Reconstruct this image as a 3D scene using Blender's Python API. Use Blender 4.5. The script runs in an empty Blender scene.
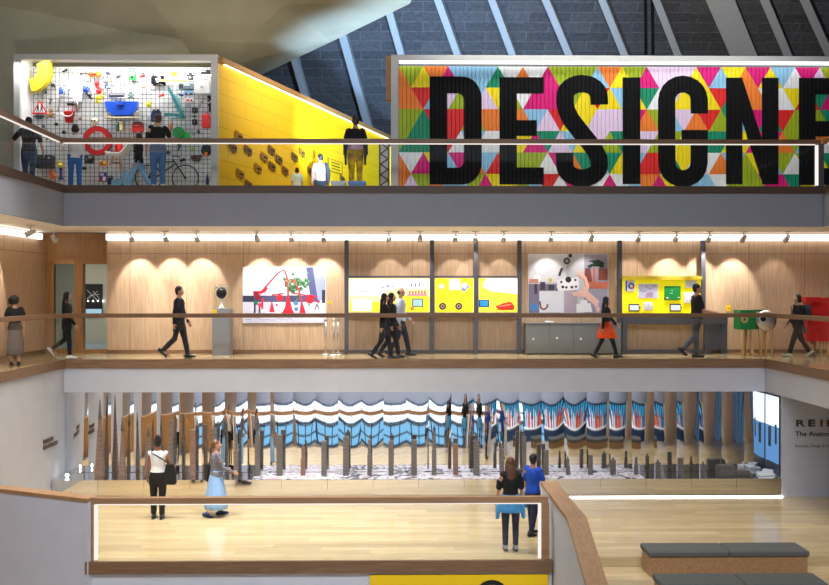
import bpy, bmesh, math, random
from math import sin, cos, pi, radians as R
from mathutils import Vector as V, Matrix
random.seed(7)
SC = bpy.context.scene
COL = SC.collection
F, CX, CY, TH, CZ = 980.0, 414.5, 292.5, R(0.8), 4.63

# ---------------------------------------------------------------- viewpoint helpers
def P(px, py, Y):
    u = (px-CX)/F; v = (CY-py)/F
    dy = cos(TH)-u*sin(TH); dx = u*cos(TH)+sin(TH)
    t = Y/dy
    return (dx*t, Y, v*t+CZ)
def X(px, Y): return P(px, CY, Y)[0]
def Z(py, Y, px=CX): return P(px, py, Y)[2]

# ---------------------------------------------------------------- materials
MT = {}
def mat(name, col, rough=.6, metal=0., emit=None, es=0., bump=0., bscale=20., var=0., vscale=6., spec=.5, coat=0., alpha=None):
    if name in MT: return MT[name]
    m = bpy.data.materials.new(name); m.use_nodes = True
    nt = m.node_tree; b = nt.nodes['Principled BSDF']
    b.inputs['Base Color'].default_value = (*col, 1); b.inputs['Roughness'].default_value = rough
    b.inputs['Metallic'].default_value = metal; b.inputs['Specular IOR Level'].default_value = spec
    b.inputs['Coat Weight'].default_value = coat
    if emit: b.inputs['Emission Color'].default_value = (*emit, 1); b.inputs['Emission Strength'].default_value = es
    tc = nt.nodes.new('ShaderNodeTexCoord')
    if var > 0:
        n = nt.nodes.new('ShaderNodeTexNoise'); n.inputs['Scale'].default_value = vscale; n.inputs['Detail'].default_value = 5
        nt.links.new(tc.outputs['Object'], n.inputs['Vector'])
        mr = nt.nodes.new('ShaderNodeMapRange'); mr.inputs[1].default_value = .3; mr.inputs[2].default_value = .7
        mr.inputs[3].default_value = 1-var; mr.inputs[4].default_value = 1+var
        nt.links.new(n.outputs['Fac'], mr.inputs[0])
        h = nt.nodes.new('ShaderNodeHueSaturation'); h.inputs['Color'].default_value = (*col, 1)
        nt.links.new(mr.outputs[0], h.inputs['Value']); nt.links.new(h.outputs[0], b.inputs['Base Color'])
    if bump > 0:
        n2 = nt.nodes.new('ShaderNodeTexNoise'); n2.inputs['Scale'].default_value = bscale; n2.inputs['Detail'].default_value = 4
        nt.links.new(tc.outputs['Object'], n2.inputs['Vector'])
        bp = nt.nodes.new('ShaderNodeBump'); bp.inputs['Strength'].default_value = bump; bp.inputs['Distance'].default_value = .02
        nt.links.new(n2.outputs['Fac'], bp.inputs['Height']); nt.links.new(bp.outputs[0], b.inputs['Normal'])
    MT[name] = m
    return m
def srgb(r, g, b):
    f = lambda c: ((c/255+.055)/1.055)**2.4 if c > 10 else c/255/12.92
    return (f(r), f(g), f(b))
def wood(name, c1, c2, axis='Z', rough=.45, seams=None, seamcol=None, planks=None, coat=0.):
    """grain stretched along an axis; seams = ((axis, period, offset, width), ...); planks = (axis, width) tone steps"""
    m = bpy.data.materials.new(name); m.use_nodes = True; nt = m.node_tree; b = nt.nodes['Principled BSDF']
    b.inputs['Roughness'].default_value = rough; b.inputs['Coat Weight'].default_value = coat; b.inputs['Coat Roughness'].default_value = .12
    N = nt.nodes.new; L = nt.links.new
    tc = N('ShaderNodeTexCoord'); mp = N('ShaderNodeMapping')
    sc = {'X': (.6, 9, 9), 'Y': (9, .6, 9), 'Z': (9, 9, .6)}[axis]
    mp.inputs['Scale'].default_value = sc; L(tc.outputs['Object'], mp.inputs['Vector'])
    n = N('ShaderNodeTexNoise'); n.inputs['Scale'].default_value = 3; n.inputs['Detail'].default_value = 8; L(mp.outputs[0], n.inputs['Vector'])
    mx = N('ShaderNodeMix'); mx.data_type = 'RGBA'; mx.inputs[6].default_value = (*c1, 1); mx.inputs[7].default_value = (*c2, 1)
    mr = N('ShaderNodeMapRange'); mr.inputs[1].default_value = .35; mr.inputs[2].default_value = .65; L(n.outputs['Fac'], mr.inputs[0]); L(mr.outputs[0], mx.inputs[0])
    out = mx.outputs[2]
    sx = N('ShaderNodeSeparateXYZ'); L(tc.outputs['Object'], sx.inputs[0]); AX = {'X': 0, 'Y': 1, 'Z': 2}
    def mth(op, a, bb=None):
        q = N('ShaderNodeMath'); q.operation = op
        for i, v in enumerate((a, bb)):
            if v is None: continue
            if isinstance(v, (int, float)): q.inputs[i].default_value = v
            else: L(v, q.inputs[i])
        return q.outputs[0]
    if planks:
        ax, w, ln = planks
        k = mth('FLOOR', mth('DIVIDE', sx.outputs[AX[ax]], w))
        al = {'X': 'Y', 'Y': 'X', 'Z': 'X'}[ax] if ax != 'Z' else 'X'
        k2 = mth('FLOOR', mth('ADD', mth('DIVIDE', sx.outputs[AX[al]], ln), mth('MULTIPLY', k, .37)))
        cb = N('ShaderNodeCombineXYZ'); L(k, cb.inputs[0]); L(k2, cb.inputs[1])
        wn = N('ShaderNodeTexWhiteNoise'); wn.noise_dimensions = '2D'; L(cb.outputs[0], wn.inputs['Vector'])
        hs = N('ShaderNodeHueSaturation'); L(out, hs.inputs['Color'])
        m2 = N('ShaderNodeMapRange'); m2.inputs[3].default_value = .86; m2.inputs[4].default_value = 1.12; L(wn.outputs['Value'], m2.inputs[0]); L(m2.outputs[0], hs.inputs['Value'])
        out = hs.outputs[0]
    for (ax, per, off, w) in (seams or ()):
        fr = mth('FRACT', mth('DIVIDE', mth('ADD', sx.outputs[AX[ax]], 1000*per-off), per))
        lt = mth('LESS_THAN', fr, w/per)
        m3 = N('ShaderNodeMix'); m3.data_type = 'RGBA'; L(lt, m3.inputs[0]); L(out, m3.inputs[6]); m3.inputs[7].default_value = (*(seamcol or tuple(c*.35 for c in c1)), 1)
        out = m3.outputs[2]
    L(out, b.inputs['Base Color'])
    return m
def emis(name, col, s):
    m = bpy.data.materials.new(name); m.use_nodes = True; nt = m.node_tree
    nt.nodes.remove(nt.nodes['Principled BSDF']); e = nt.nodes.new('ShaderNodeEmission')
    e.inputs[0].default_value = (*col, 1); e.inputs[1].default_value = s
    nt.links.new(e.outputs[0], nt.nodes['Material Output'].inputs[0]); return m
def glass(name, tint=(.97, .985, .98), refl=.06):
    m = bpy.data.materials.new(name); m.use_nodes = True; nt = m.node_tree
    nt.nodes.remove(nt.nodes['Principled BSDF'])
    t = nt.nodes.new('ShaderNodeBsdfTransparent'); t.inputs[0].default_value = (*tint, 1)
    g = nt.nodes.new('ShaderNodeBsdfGlossy'); g.inputs['Roughness'].default_value = .02
    f = nt.nodes.new('ShaderNodeFresnel'); f.inputs[0].default_value = 1.3
    ge = nt.nodes.new('ShaderNodeNewGeometry'); iv = nt.nodes.new('ShaderNodeMath'); iv.operation = 'SUBTRACT'; iv.inputs[0].default_value = 1; nt.links.new(ge.outputs['Backfacing'], iv.inputs[1])
    ml = nt.nodes.new('ShaderNodeMath'); ml.operation = 'MULTIPLY'; nt.links.new(f.outputs[0], ml.inputs[0]); nt.links.new(iv.outputs[0], ml.inputs[1])
    mx = nt.nodes.new('ShaderNodeMixShader'); L = nt.links.new
    L(ml.outputs[0], mx.inputs[0]); L(t.outputs[0], mx.inputs[1]); L(g.outputs[0], mx.inputs[2]); L(mx.outputs[0], nt.nodes['Material Output'].inputs[0])
    return m

W_WALL = wood('oak_panelling', srgb(200, 170, 140), srgb(184, 152, 120), 'Z', .5, seams=(('X', 1.46, .3, .012), ('Z', 40, Z(254, 25.4), .014)))
W_SIDE = wood('oak_panelling_side', srgb(200, 170, 140), srgb(184, 152, 120), 'Z', .5, seams=(('Y', 1.2, .3, .012), ('Z', 40, Z(254, 25.4), .014)))
W_TRIM = wood('oak_trim', srgb(134, 102, 74), srgb(116, 86, 62), 'X', .45)
W_RAIL = wood('oak_rail', srgb(166, 128, 92), srgb(146, 110, 78), 'X', .45)
W_DARK = wood('dark_walnut_edge', srgb(84, 62, 44), srgb(70, 50, 36), 'X', .5)
W_CAP = wood('oak_cap', srgb(176, 136, 98), srgb(158, 120, 84), 'Y', .4)
W_FLOOR = wood('oak_floor', srgb(218, 194, 150), srgb(203, 177, 134), 'X', .16, seams=(('Y', .22, 0, .004),), planks=('Y', .22, 2.4), seamcol=srgb(150, 118, 75), coat=.25)
W_LEG = wood('light_timber_legs', srgb(222, 178, 125), srgb(206, 160, 108), 'Z', .5)
W_DOOR = wood('door_oak', srgb(176, 130, 78), srgb(158, 114, 66), 'Z', .45)
PLASTER = mat('white_plaster', srgb(206, 210, 220), .85, var=.03, vscale=2, bump=.05, bscale=60)
PLASTER2 = mat('cool_grey_plaster', srgb(140, 142, 153), .85, var=.03, vscale=2)
SOFFIT = mat('cream_soffit', srgb(244, 236, 226), .8)
CONC = mat('beige_concrete', srgb(190, 184, 162), .9, var=.07, vscale=1.3, bump=.4, bscale=9)
FRAMEW = mat('pale_grey_frame', srgb(205, 203, 200), .6)
WHITE = mat('white_paint', srgb(240, 240, 240), .5)
YELLOW = mat('yellow_paint', srgb(246, 204, 0), .6)
DGREY = mat('dark_grey_metal', srgb(84, 84, 92), .45, metal=.3)
W_RAIL2 = wood('walnut_rail', srgb(130, 96, 68), srgb(112, 82, 58), 'X', .45)
MGREY = mat('mid_grey_laminate', srgb(118, 120, 122), .6)
BLACK = mat('black_matt', (.006, .006, .007), .6)
BLACKG = mat('black_gloss', (.01, .01, .012), .2)
STEEL = mat('brushed_steel', (.62, .62, .64), .28, metal=1)
CHROME = mat('polished_mirror_steel', (.86, .87, .88), .025, metal=1)
RED = mat('red_paint', srgb(214, 30, 28), .45)
BLUE = mat('blue_plastic', srgb(20, 80, 205), .4)
GREEN = mat('green_paint', srgb(20, 130, 58), .45)
TEAL = mat('teal_enamel', srgb(40, 110, 120), .4)
ORANGE = mat('orange_paint', srgb(238, 120, 30), .5)
PINK = mat('pink_paper', srgb(235, 190, 205), .6)
GLS = glass('clear_glass')
GLS2 = glass('frosted_glass', (.62, .66, .64))
LED = emis('warm_led', (1, .93, .80), 6)
LEDC = emis('cove_led', (1, .96, .90), 2.6)
FASC = mat('fascia_plaster', srgb(186, 187, 194), .85, var=.03, vscale=2)
LEDH = emis('head_led', (1, 1, 1), 3.5)
INK = mat('letter_black', (.008, .008, .009), .8, spec=.12)
LEDW = emis('white_led', (1, .97, .93), 16)
LEDS = emis('soft_led', (1, .92, .84), 1.02)

# ---------------------------------------------------------------- mesh builder
class G:
    def __init__(s): s.v = []; s.f = []; s.m = []; s.ms = []; s.c = 0; s.sm = []
    def use(s, m):
        if m not in s.ms: s.ms.append(m)
        s.c = s.ms.index(m); return s
    def face(s, idx, smooth=False): s.f.append(idx); s.m.append(s.c); s.sm.append(smooth)
    def poly(s, pts, smooth=False):
        k = len(s.v); s.v += [tuple(p) for p in pts]; s.face(list(range(k, k+len(pts))), smooth)
    def box(s, x0, x1, y0, y1, z0, z1, bev=0):
        if bev > 0 and min(abs(x1-x0), abs(y1-y0), abs(z1-z0)) > 2.2*bev:
            # chamfered along all twelve edges
            k = len(s.v); xs = (x0, x0+bev, x1-bev, x1); ys = (y0, y0+bev, y1-bev, y1); zs = (z0, z0+bev, z1-bev, z1)
            bm = bmesh.new()
            for i in range(8):
                a, b, c = i & 1, i >> 1 & 1, i >> 2 & 1
                X_, Xi = (xs[0], xs[1]) if not a else (xs[3], xs[2]); Y_, Yi = (ys[0], ys[1]) if not b else (ys[3], ys[2]); Z_, Zi = (zs[0], zs[1]) if not c else (zs[3], zs[2])
                for q in ((X_, Yi, Zi), (Xi, Y_, Zi), (Xi, Yi, Z_)): bm.verts.new(q)
            bmesh.ops.convex_hull(bm, input=bm.verts[:])
            bm.verts.index_update(); s.v += [tuple(v.co) for v in bm.verts]
            for f in bm.faces: s.face([k+v.index for v in f.verts])
            bm.free(); return s
        k = len(s.v)
        s.v += [(x0, y0, z0), (x1, y0, z0), (x1, y1, z0), (x0, y1, z0), (x0, y0, z1), (x1, y0, z1), (x1, y1, z1), (x0, y1, z1)]
        for q in ((0, 3, 2, 1), (4, 5, 6, 7), (0, 1, 5, 4), (1, 2, 6, 5), (2, 3, 7, 6), (3, 0, 4, 7)): s.face([k+i for i in q])
        return s
    def prism(s, pts, y0, y1):            # pts in XZ, extruded along Y
        n = len(pts); k = len(s.v)
        s.v += [(x, y0, z) for x, z in pts]+[(x, y1, z) for x, z in pts]
        s.face(list(range(k, k+n))); s.face(list(range(k+2*n-1, k+n-1, -1)))
        for i in range(n): j = (i+1) % n; s.face([k+i, k+n+i, k+n+j, k+j])
        return s
    def zprism(s, pts, z0, z1):           # pts in XY
        n = len(pts); k = len(s.v)
        s.v += [(x, y, z0) for x, y in pts]+[(x, y, z1) for x, y in pts]
        s.face(list(range(k+n-1, k-1, -1))); s.face(list(range(k+n, k+2*n)))
        for i in range(n): j = (i+1) % n; s.face([k+i, k+j, k+n+j, k+n+i])
        return s
    def tube(s, pts, rad, n=8, side=None, smooth=True, cap=True):
        pts = [V(p) for p in pts]
        if isinstance(rad, (int, float)): rad = [rad]*len(pts)
        k0 = len(s.v); m = len(pts)
        def frame(i):
            a = pts[max(i-1, 0)]; b = pts[min(i+1, m-1)]; t = (b-a)
            if t.length < 1e-9: t = V((0, 0, 1))
            t.normalize(); h = V(side) if side else (V((0, 0, 1)) if abs(t.z) < .9 else V((1, 0, 0)))
            if side:
                u = h-t*h.dot(t); u.normalize(); w = t.cross(u)
            else:
                w = t.cross(h); w.normalize(); u = w.cross(t)
            return t, u, w
        rings = []
        if cap == 'round':
            t, u, w = frame(0); r = rad[0] if isinstance(rad[0], tuple) else (rad[0], rad[0])
            for q in (.25, .65, .9):
                rings.append((pts[0]-t*min(r)*math.sqrt(1-q*q), u, w, (r[0]*q, r[1]*q)))
        for i in range(m):
            t, u, w = frame(i); r = rad[i] if isinstance(rad[i], tuple) else (rad[i], rad[i])
            rings.append((pts[i], u, w, r))
        if cap == 'round':
            t, u, w = frame(m-1); r = rad[-1] if isinstance(rad[-1], tuple) else (rad[-1], rad[-1])
            for q in (.9, .65, .25):
                rings.append((pts[-1]+t*min(r)*math.sqrt(1-q*q), u, w, (r[0]*q, r[1]*q)))
        for (c, u, w, r) in rings:
            for j in range(n):
                a = 2*pi*j/n; s.v.append(tuple(c+u*(r[0]*cos(a))+w*(r[1]*sin(a))))
        for i in range(len(rings)-1):
            for j in range(n):
                a = k0+i*n+j; b = k0+i*n+(j+1) % n; s.face([a, b, b+n, a+n], smooth)
        if cap:
            s.face([k0+j for j in range(n)][::-1]); s.face([k0+(len(rings)-1)*n+j for j in range(n)])
        return s
    def ball(s, c, r, n=12, m=8, tilt=None):
        if isinstance(r, (int, float)): r = (r, r, r)
        k = len(s.v); c = V(c); M = Matrix.Rotation(tilt[0], 3, tilt[1]) if tilt else None
        for i in range(m+1):
            th = pi*i/m
            for j in range(n):
                a = 2*pi*j/n; p = V((r[0]*sin(th)*cos(a), r[1]*sin(th)*sin(a), r[2]*cos(th)))
                if M: p = M @ p
                s.v.append(tuple(c+p))
        for i in range(m):
            for j in range(n):
                a = k+i*n+j; b = k+i*n+(j+1) % n; s.face([a, a+n, b+n, b], True)
        return s
    def lathe(s, prof, c=(0, 0, 0), n=20, axis='Z', smooth=True):
        k = len(s.v)
        for (r, h) in prof:
            for j in range(n):
                a = 2*pi*j/n
                p = (r*cos(a), r*sin(a), h) if axis == 'Z' else (r*cos(a), h, r*sin(a))
                s.v.append((c[0]+p[0], c[1]+p[1], c[2]+p[2]))
        for i in range(len(prof)-1):
            for j in range(n):
                a = k+i*n+j; b = k+i*n+(j+1) % n; s.face([a, b, b+n, a+n], smooth)
        s.face([k+j for j in range(n)][::-1]); s.face([k+(len(prof)-1)*n+j for j in range(n)])
        return s
    def ring(s, cx, cz, ro, ri, y0, y1, n=32, a0=0, a1=2*pi):
        full = abs(a1-a0-2*pi) < 1e-6; st = n if full else n+1; k = len(s.v)
        for i in range(st):
            a = a0+(a1-a0)*i/n
            for (r, y) in ((ro, y0), (ri, y0), (ri, y1), (ro, y1)): s.v.append((cx+r*cos(a), y, cz+r*sin(a)))
        for i in range(n if full else n):
            j = (i+1) % st
            for q in range(4): s.face([k+i*4+q, k+j*4+q, k+j*4+(q+1) % 4, k+i*4+(q+1) % 4])
        if not full: s.face([k, k+1, k+2, k+3]); s.face([k+n*4+3, k+n*4+2, k+n*4+1, k+n*4])
        return s
    def mesh(s, name, org=(0, 0, 0), clean=True):
        me = bpy.data.meshes.new(name)
        me.from_pydata([(a-org[0], b-org[1], c-org[2]) for a, b, c in s.v], [], s.f)
        for m in s.ms: me.materials.append(m)
        me.polygons.foreach_set('material_index', s.m); me.polygons.foreach_set('use_smooth', s.sm)
        me.update()
        if clean:
            bm = bmesh.new(); bm.from_mesh(me)
            bmesh.ops.recalc_face_normals(bm, faces=bm.faces); bm.to_mesh(me); bm.free()
        return me
    def obj(s, name, parent=None, clean=True, base=False):
        if parent is not None: org = tuple(ORG[parent.name]); 
        elif base:             # origin at base centre
            xs = [p[0] for p in s.v]; ys = [p[1] for p in s.v]; zs = [p[2] for p in s.v]
            org = ((min(xs)+max(xs))/2, (min(ys)+max(ys))/2, min(zs))
        else: org = (0, 0, 0)
        o = bpy.data.objects.new(name, s.mesh(name, org, clean)); COL.objects.link(o)
        if parent is not None: o.parent = parent
        elif base: o.location = org
        ORG[o.name] = org
        return o
ORG = {}
def tag(o, label=None, cat=None, group=None, kind=None):
    if label: o['label'] = label
    if cat: o['category'] = cat
    if group: o['group'] = group
    if kind: o['kind'] = kind
    return o
def empty(name, loc, label, cat, group=None):
    o = bpy.data.objects.new(name, None); COL.objects.link(o); o.location = loc; o.empty_display_size = .1
    ORG[o.name] = tuple(loc); return tag(o, label, cat, group)
def struct(name, g, **k):
    o = g.obj(name, **k); o['kind'] = 'structure'; return o
def sub(g, name, parent, label=None):
    """child of a part: vertices are in world coordinates"""
    o = g.obj(name, parent)
    if label: o['label'] = label
    return o
def thing(g, name, label, cat, group=None):
    return tag(g.obj(name, base=True), label, cat, group)
def copy_tree(o, parent=None):
    c = o.copy(); COL.objects.link(c)
    if parent is not None: c.parent = parent
    for ch in list(o.children): copy_tree(ch, c)
    return c
ORD = ['first', 'second', 'third', 'fourth', 'fifth', 'sixth', 'seventh', 'eighth', 'ninth', 'tenth', 'eleventh', 'twelfth', 'thirteenth', 'fourteenth', 'fifteenth', 'sixteenth', 'seventeenth', 'eighteenth', 'nineteenth', 'twentieth', 'twenty-first', 'twenty-second', 'twenty-third', 'twenty-fourth', 'twenty-fifth', 'twenty-sixth', 'twenty-seventh', 'twenty-eighth', 'twenty-ninth', 'thirtieth']
def nth(i, n, what, side='from the left'):
    if i == 0: return what+', leftmost of the row'
    if i == n-1: return what+', rightmost of the row'
    return what+', '+ORD[i]+' of the row from the left'
# ================================================================ SETTING
GF, GB = 23.0, 25.4
L1 = CZ-1.58; L2 = CZ+2.483; B1 = CZ-2.335; B2 = CZ+1.554
XL = X(64, GF); XR = X(765, GF); XR2 = X(823, GF); XW = X(45, 25.75)
XE = 17.0
def slab(z0, z1, m, name, polys, kind='structure'):
    g = G().use(m)
    for p in polys: g.zprism(p, z0, z1)
    o = g.obj(name); o['kind'] = kind; return o
rect = lambda x0, x1, y0, y1: [(x0, y0), (x1, y0), (x1, y1), (x0, y1)]
# upper and middle galleries run round three sides of the atrium
ring1 = [rect(XL, XR, GF, 26.2), rect(XW-.3, XL, 4, 30), rect(XR, XE, 4, 26.2)]
ring2 = [rect(XL, XR2, GF, 44), rect(XW-3, XL, 4, 44), rect(XR2, XE, 4, 44)]
slab(L1-.05, L1, W_FLOOR, 'floor', ring1)
slab(B1, L1-.05, FASC, 'trim_1', [rect(XL, XR, GF+.004, 25.4), rect(XW-.3, XL-.004, 4, 25.4), rect(XR+.004, XE, 4, 25.4)])
slab(L2-.05, L2, W_FLOOR, 'floor', ring2)
slab(B2, L2-.05, PLASTER2, 'trim_2', [rect(XL, XR2, GF+.004, 44), rect(XW-3, XL-.004, 4, 44), rect(XR2+.004, XE, 4, 44)])
slab(B2-.012, B2, SOFFIT, 'ceiling', [rect(XL, XR2, GF+.02, 25.2), rect(XW+.05, XL-.02, 4, 25.2), rect(XR2+.02, XE, 4, 25.2)])
def edge(zt, h, m, xr, name):
    g = G().use(m); t = .03
    g.box(XL-.01, xr+.01, GF-t, GF, zt-h, zt+.02); g.box(XL-.01, XL+t, 4, GF-.001, zt-h, zt+.02); g.box(xr-t, xr+.01, 4, GF-.001, zt-h, zt+.02)
    struct(name, g)
edge(L1, .19, W_TRIM, XR, 'trim_3'); edge(L2, .15, W_DARK, XR2, 'trim_4')
# middle level walls
XD0, XD1 = X(48, 25.75), X(107, 25.4)
g = G().use(W_WALL).box(XD1, XE, GB, GB+.7, L1, B2); struct('wall_back', g)
g = G().use(W_SIDE).box(XW-.25, XW, 4, 26, L1, B2); struct('wall_left', g)
def zb(py): return Z(py, 25.75, 75)
g = G().use(W_DOOR).box(XW, XD1, 25.75, 25.95, zb(262), B2)
g.box(XW, X(51, 25.75), 25.75, 25.95, L1, zb(262)); struct('wall_back', g)
# glazed door set: frosted fixed light, post, clear door
g = G().use(W_DOOR); xa, xb, xc, xd = X(51, 25.7), X(74.5, 25.7), X(83, 25.7), XD1
g.box(xa, xa+.07, 25.68, 25.85, L1, zb(262)); g.box(xb, xc, 25.66, 25.9, L1, zb(262)); g.box(xa, xb, 25.68, 25.85, zb(264), zb(260)); g.box(xc, xd, 25.68, 25.85, zb(264), zb(260))
g.box(xa+.07, xb, 25.70, 25.85, L1, L1+.12); g.box(xc, xd, 25.70, 25.85, L1, L1+.10)
d = struct('door_1', g)
sub(G().use(GLS2).box(xa+.07, xb, 25.76, 25.78, L1+.12, zb(264)), 'glass_pane', d, 'frosted pane')
sub(G().use(GLS).box(xc, xd, 25.76, 25.78, L1+.1, zb(264)), 'glass_pane', d, 'clear pane')
sub(G().use(DGREY).tube([(xb+.22, 25.62, L1+.9), (xb+.22, 25.62, L1+1.5)], .015).tube([(xb+.22, 25.62, L1+.95), (xb+.22, 25.68, L1+.95)], .01).tube([(xb+.22, 25.62, L1+1.45), (xb+.22, 25.68, L1+1.45)], .01), 'door_handle', d)
# the room beyond the glazed door
pale = mat('pale_room_wall', srgb(214, 206, 188), .8); bluef = mat('pale_blue_floor', srgb(150, 175, 190), .3)
g = G().use(pale).box(XW-3, XD1+1.5, 31, 31.1, L1, B2); struct('wall_back', g)
g = G().use(pale).box(XD1+.9, XD1+1, 26.1, 31, L1, B2); struct('wall_right', g)
g = G().use(bluef).box(XW-3, XD1+.9, 26.2, 31, L1-.04, L1+.003); struct('floor', g)
g = G().use(pale).box(XW-3, XD1+1, 26.0, 31, B2-.25, B2-.2); struct('ceiling', g)
g = G().use(BLACK).box(X(85.5, 30.92), X(102, 30.92), 30.92, 30.996, Z(316, 30.92, 90), Z(284, 30.92, 90))
po = thing(g, 'info_screen', 'black wall screen with white line drawing seen through the clear door', 'screen')
g = G().use(WHITE)
zz = lambda py: Z(py, 30.9, 94)
for a, b in (((87, 290), (98, 301)), ((87, 299), (98, 291)), ((89, 296), (100, 294)), ((93, 291), (100, 299))):
    g.tube([(X(a[0], 30.9), 30.9, zz(a[1])), (X(b[0], 30.9), 30.9, zz(b[1]))], .008, 5)
sub(g, 'line_drawing', po, 'white crossing lines')
g = G().use(emis('screen_caption', srgb(170, 205, 225), 1.0)).box(X(86, 30.9), X(101.5, 30.9), 30.895, 30.915, Z(315.5, 30.92, 90), Z(309, 30.92, 90)); sub(g, 'caption_strip', po, 'pale blue strip')
for i in range(4):
    g = G().use(LEDW); g.ball((X(88+5*i, 30.9), 30.9, zz(301)), .018, 8, 6); sub(g, 'indicator_light', po)

# cove lights along the wall heads
g = G().use(LEDC).box(XD1+.02, XE-.1, 25.24, 25.38, CZ+1.345, CZ+1.50); tag(g.obj('cove_light'), 'long bright cove light above the oak wall of the middle gallery', 'light')
g = G().use(LEDC).box(XW+.03, XW+.14, 14, 25.2, CZ+1.36, CZ+1.50); tag(g.obj('cove_light'), 'cove light along the left side wall above the woman in the grey skirt', 'light')
# skirting
g = G().use(W_TRIM).box(XD1, XE, 25.36, 25.4, L1, L1+.1); struct('baseboard_back', g)
g = G().use(W_TRIM).box(XW, XW+.03, 4, 25.7, L1, L1+.1); struct('baseboard_left', g)

# ---------------------------------------------------------------- balustrades
def balustrade(name, label, p0, p1, z, h, seams, rail_m, led=None, rh=.1, rw=.13):
    """p0, p1: the two ends on plan"""
    root = empty(name, (p0[0], p0[1], z), label, 'balustrade')
    d = V((p1[0]-p0[0], p1[1]-p0[1], 0)); Ln = d.length; d.normalize(); n = V((-d.y, d.x, 0))
    def bar(g, a, b, o0, o1, z0, z1):
        q = [V((p0[0], p0[1], 0))+d*s+n*o for s, o in ((a, o0), (b, o0), (b, o1), (a, o1))]
        g.zprism([(v.x, v.y) for v in q], z0, z1)
    g = G().use(rail_m); bar(g, -rw/2, Ln+rw/2, -rw/2, rw/2, z+h-rh, z+h); g.obj('handrail', root)
    if led: g = G().use(led); bar(g, .05, Ln-.05, -.016, .016, z+h-rh-.022, z+h-rh-.001); g.obj('glow_strip', root, ).__setitem__('label', 'glowing strip under the handrail')
    s = [0]+[x for x in seams if 0 < x < Ln]+[Ln]
    for a, b in zip(s[:-1], s[1:]):
        g = G().use(GLS); bar(g, a+.008, b-.008, -.01, .01, z+.02, z+h-rh-.036); g.obj('glass_panel', root)
    return root
def sm(pxs, Y, x0): return [X(p, Y)-x0 for p in pxs]
e = .11
balustrade('balustrade', 'glass balustrade with brown rail across the middle gallery', (XL+e-.2, GF+.09), (XR-e+.2, GF+.09), L1, 1.09, sm([177, 295, 411, 545, 669], GF, XL), W_RAIL2)
balustrade('balustrade', 'glass balustrade along the left arm of the middle gallery', (XL-.09, 6), (XL-.09, GF-.02), L1, 1.09, [3.5, 7, 10.5, 14.0], W_RAIL2)
balustrade('balustrade', 'glass balustrade along the right arm of the middle gallery', (XR+.09, 6), (XR+.09, GF-.02), L1, 1.09, [3.5, 7, 10.5, 14.0], W_RAIL2)
balustrade('balustrade', 'glass balustrade with lit brown rail across the top gallery', (XL-.1, GF+.09), (XR2-.1, GF+.09), L2, 1.13, sm([180, 300, 420, 545, 669, 790], GF, XL), W_RAIL2, LEDS)
balustrade('balustrade', 'glass balustrade sloping in from the upper left corner on the top gallery', (XL-.09, 6), (XL-.09, GF-.02), L2, 1.13, [3.5, 7, 10.5, 14.0], W_RAIL2, LEDS)
balustrade('balustrade', 'short glass balustrade at the far right end of the top gallery', (XR2+.09, 6), (XR2+.09, GF-.02), L2, 1.13, [3.5, 7, 10.5, 14.0], W_RAIL2, LEDS)
g = G().use(DGREY).box(XR2-.1, XR2+.02, GF-.01, GF+.16, L2, L2+1.03); gp = thing(g, 'balustrade_post', 'corner post at the right end of the top gallery balustrade', 'post')
sub(G().use(LEDS).box(XR2-.16, XR2-.102, GF+.02, GF+.08, L2+.05, L2+1.0), 'glow_strip', gp)  # glow put in for the bright upright glass edge, no lamp

# ---------------------------------------------------------------- lower level
XP0, XP1 = X(566.8, 15.4), X(586.5, 15.4)
XB = X(86, 16.9)
g = G().use(W_FLOOR).zprism([(XB, 16.9), (XP0, 16.9), (XP0, 23.2), (-11, 23.2), (-11, 21.6)], -.06, 0)
g.zprism(rect(XP0, 13, 17.1, 23.2), -.3, 0); struct('floor', g)
g = G().use(PLASTER).zprism([(XB, 16.93), (XP0, 16.93), (XP0, 17.4), (XB, 17.4)], -3, -.06); struct('wall_front', g)
g = G().use(W_TRIM).box(XB-.01, XP0, 16.86, 16.93, -.2, .012); struct('trim_6', g)
g = G().use(FASC).box(XL-.3, XL, 17.9, 23.18, -.06, B1); struct('wall_left', g)
# steps going down on the right
for i in range(9):
    y1 = 17.1-1.25*i
    g = G().use(W_FLOOR).box(XP1-.05, 13, y1-1.25, y1-.002, -.17*(i+1)-.4, -.17*(i+1)); struct('stair', g)
# left parapet: white with oak cap
a0 = P(88, 499.5, 16.85); a1 = P(-60, 484, 18.4)
zc = CZ-3.53
g = G().use(PLASTER); dd = V((a1[0]-a0[0], a1[1]-a0[1], 0)).normalized(); nn = V((dd.y, -dd.x, 0))
if nn.y < 0: nn = -nn
q = [(a0[0]-.0, a0[1]), (a1[0], a1[1]), (a1[0]+nn.x*.24, a1[1]+nn.y*.24), (a0[0]+nn.x*.24, a0[1]+nn.y*.24)]
g.zprism(q, -3, zc-.06); struct('wall_left', g)
g = G().use(W_DOOR); g.zprism([(x+nn.x*.255+dd.x*d_, y+nn.y*.255+dd.y*d_) for x, y, d_ in ((*q[0], .1), (*q[1], 0))]+[(x+nn.x*.28+dd.x*d_, y+nn.y*.28+dd.y*d_) for x, y, d_ in ((*q[1], 0), (*q[0], .1))], .0, zc-.061); struct('wall_left', g)
g = G().use(W_CAP); q = [(x-nn.x*.02*s, y-nn.y*.02*s) for (x, y), s in zip(q, (1, 1, -1, -1))]; g.zprism(q, zc-.06, zc); struct('trim_7', g)
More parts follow.
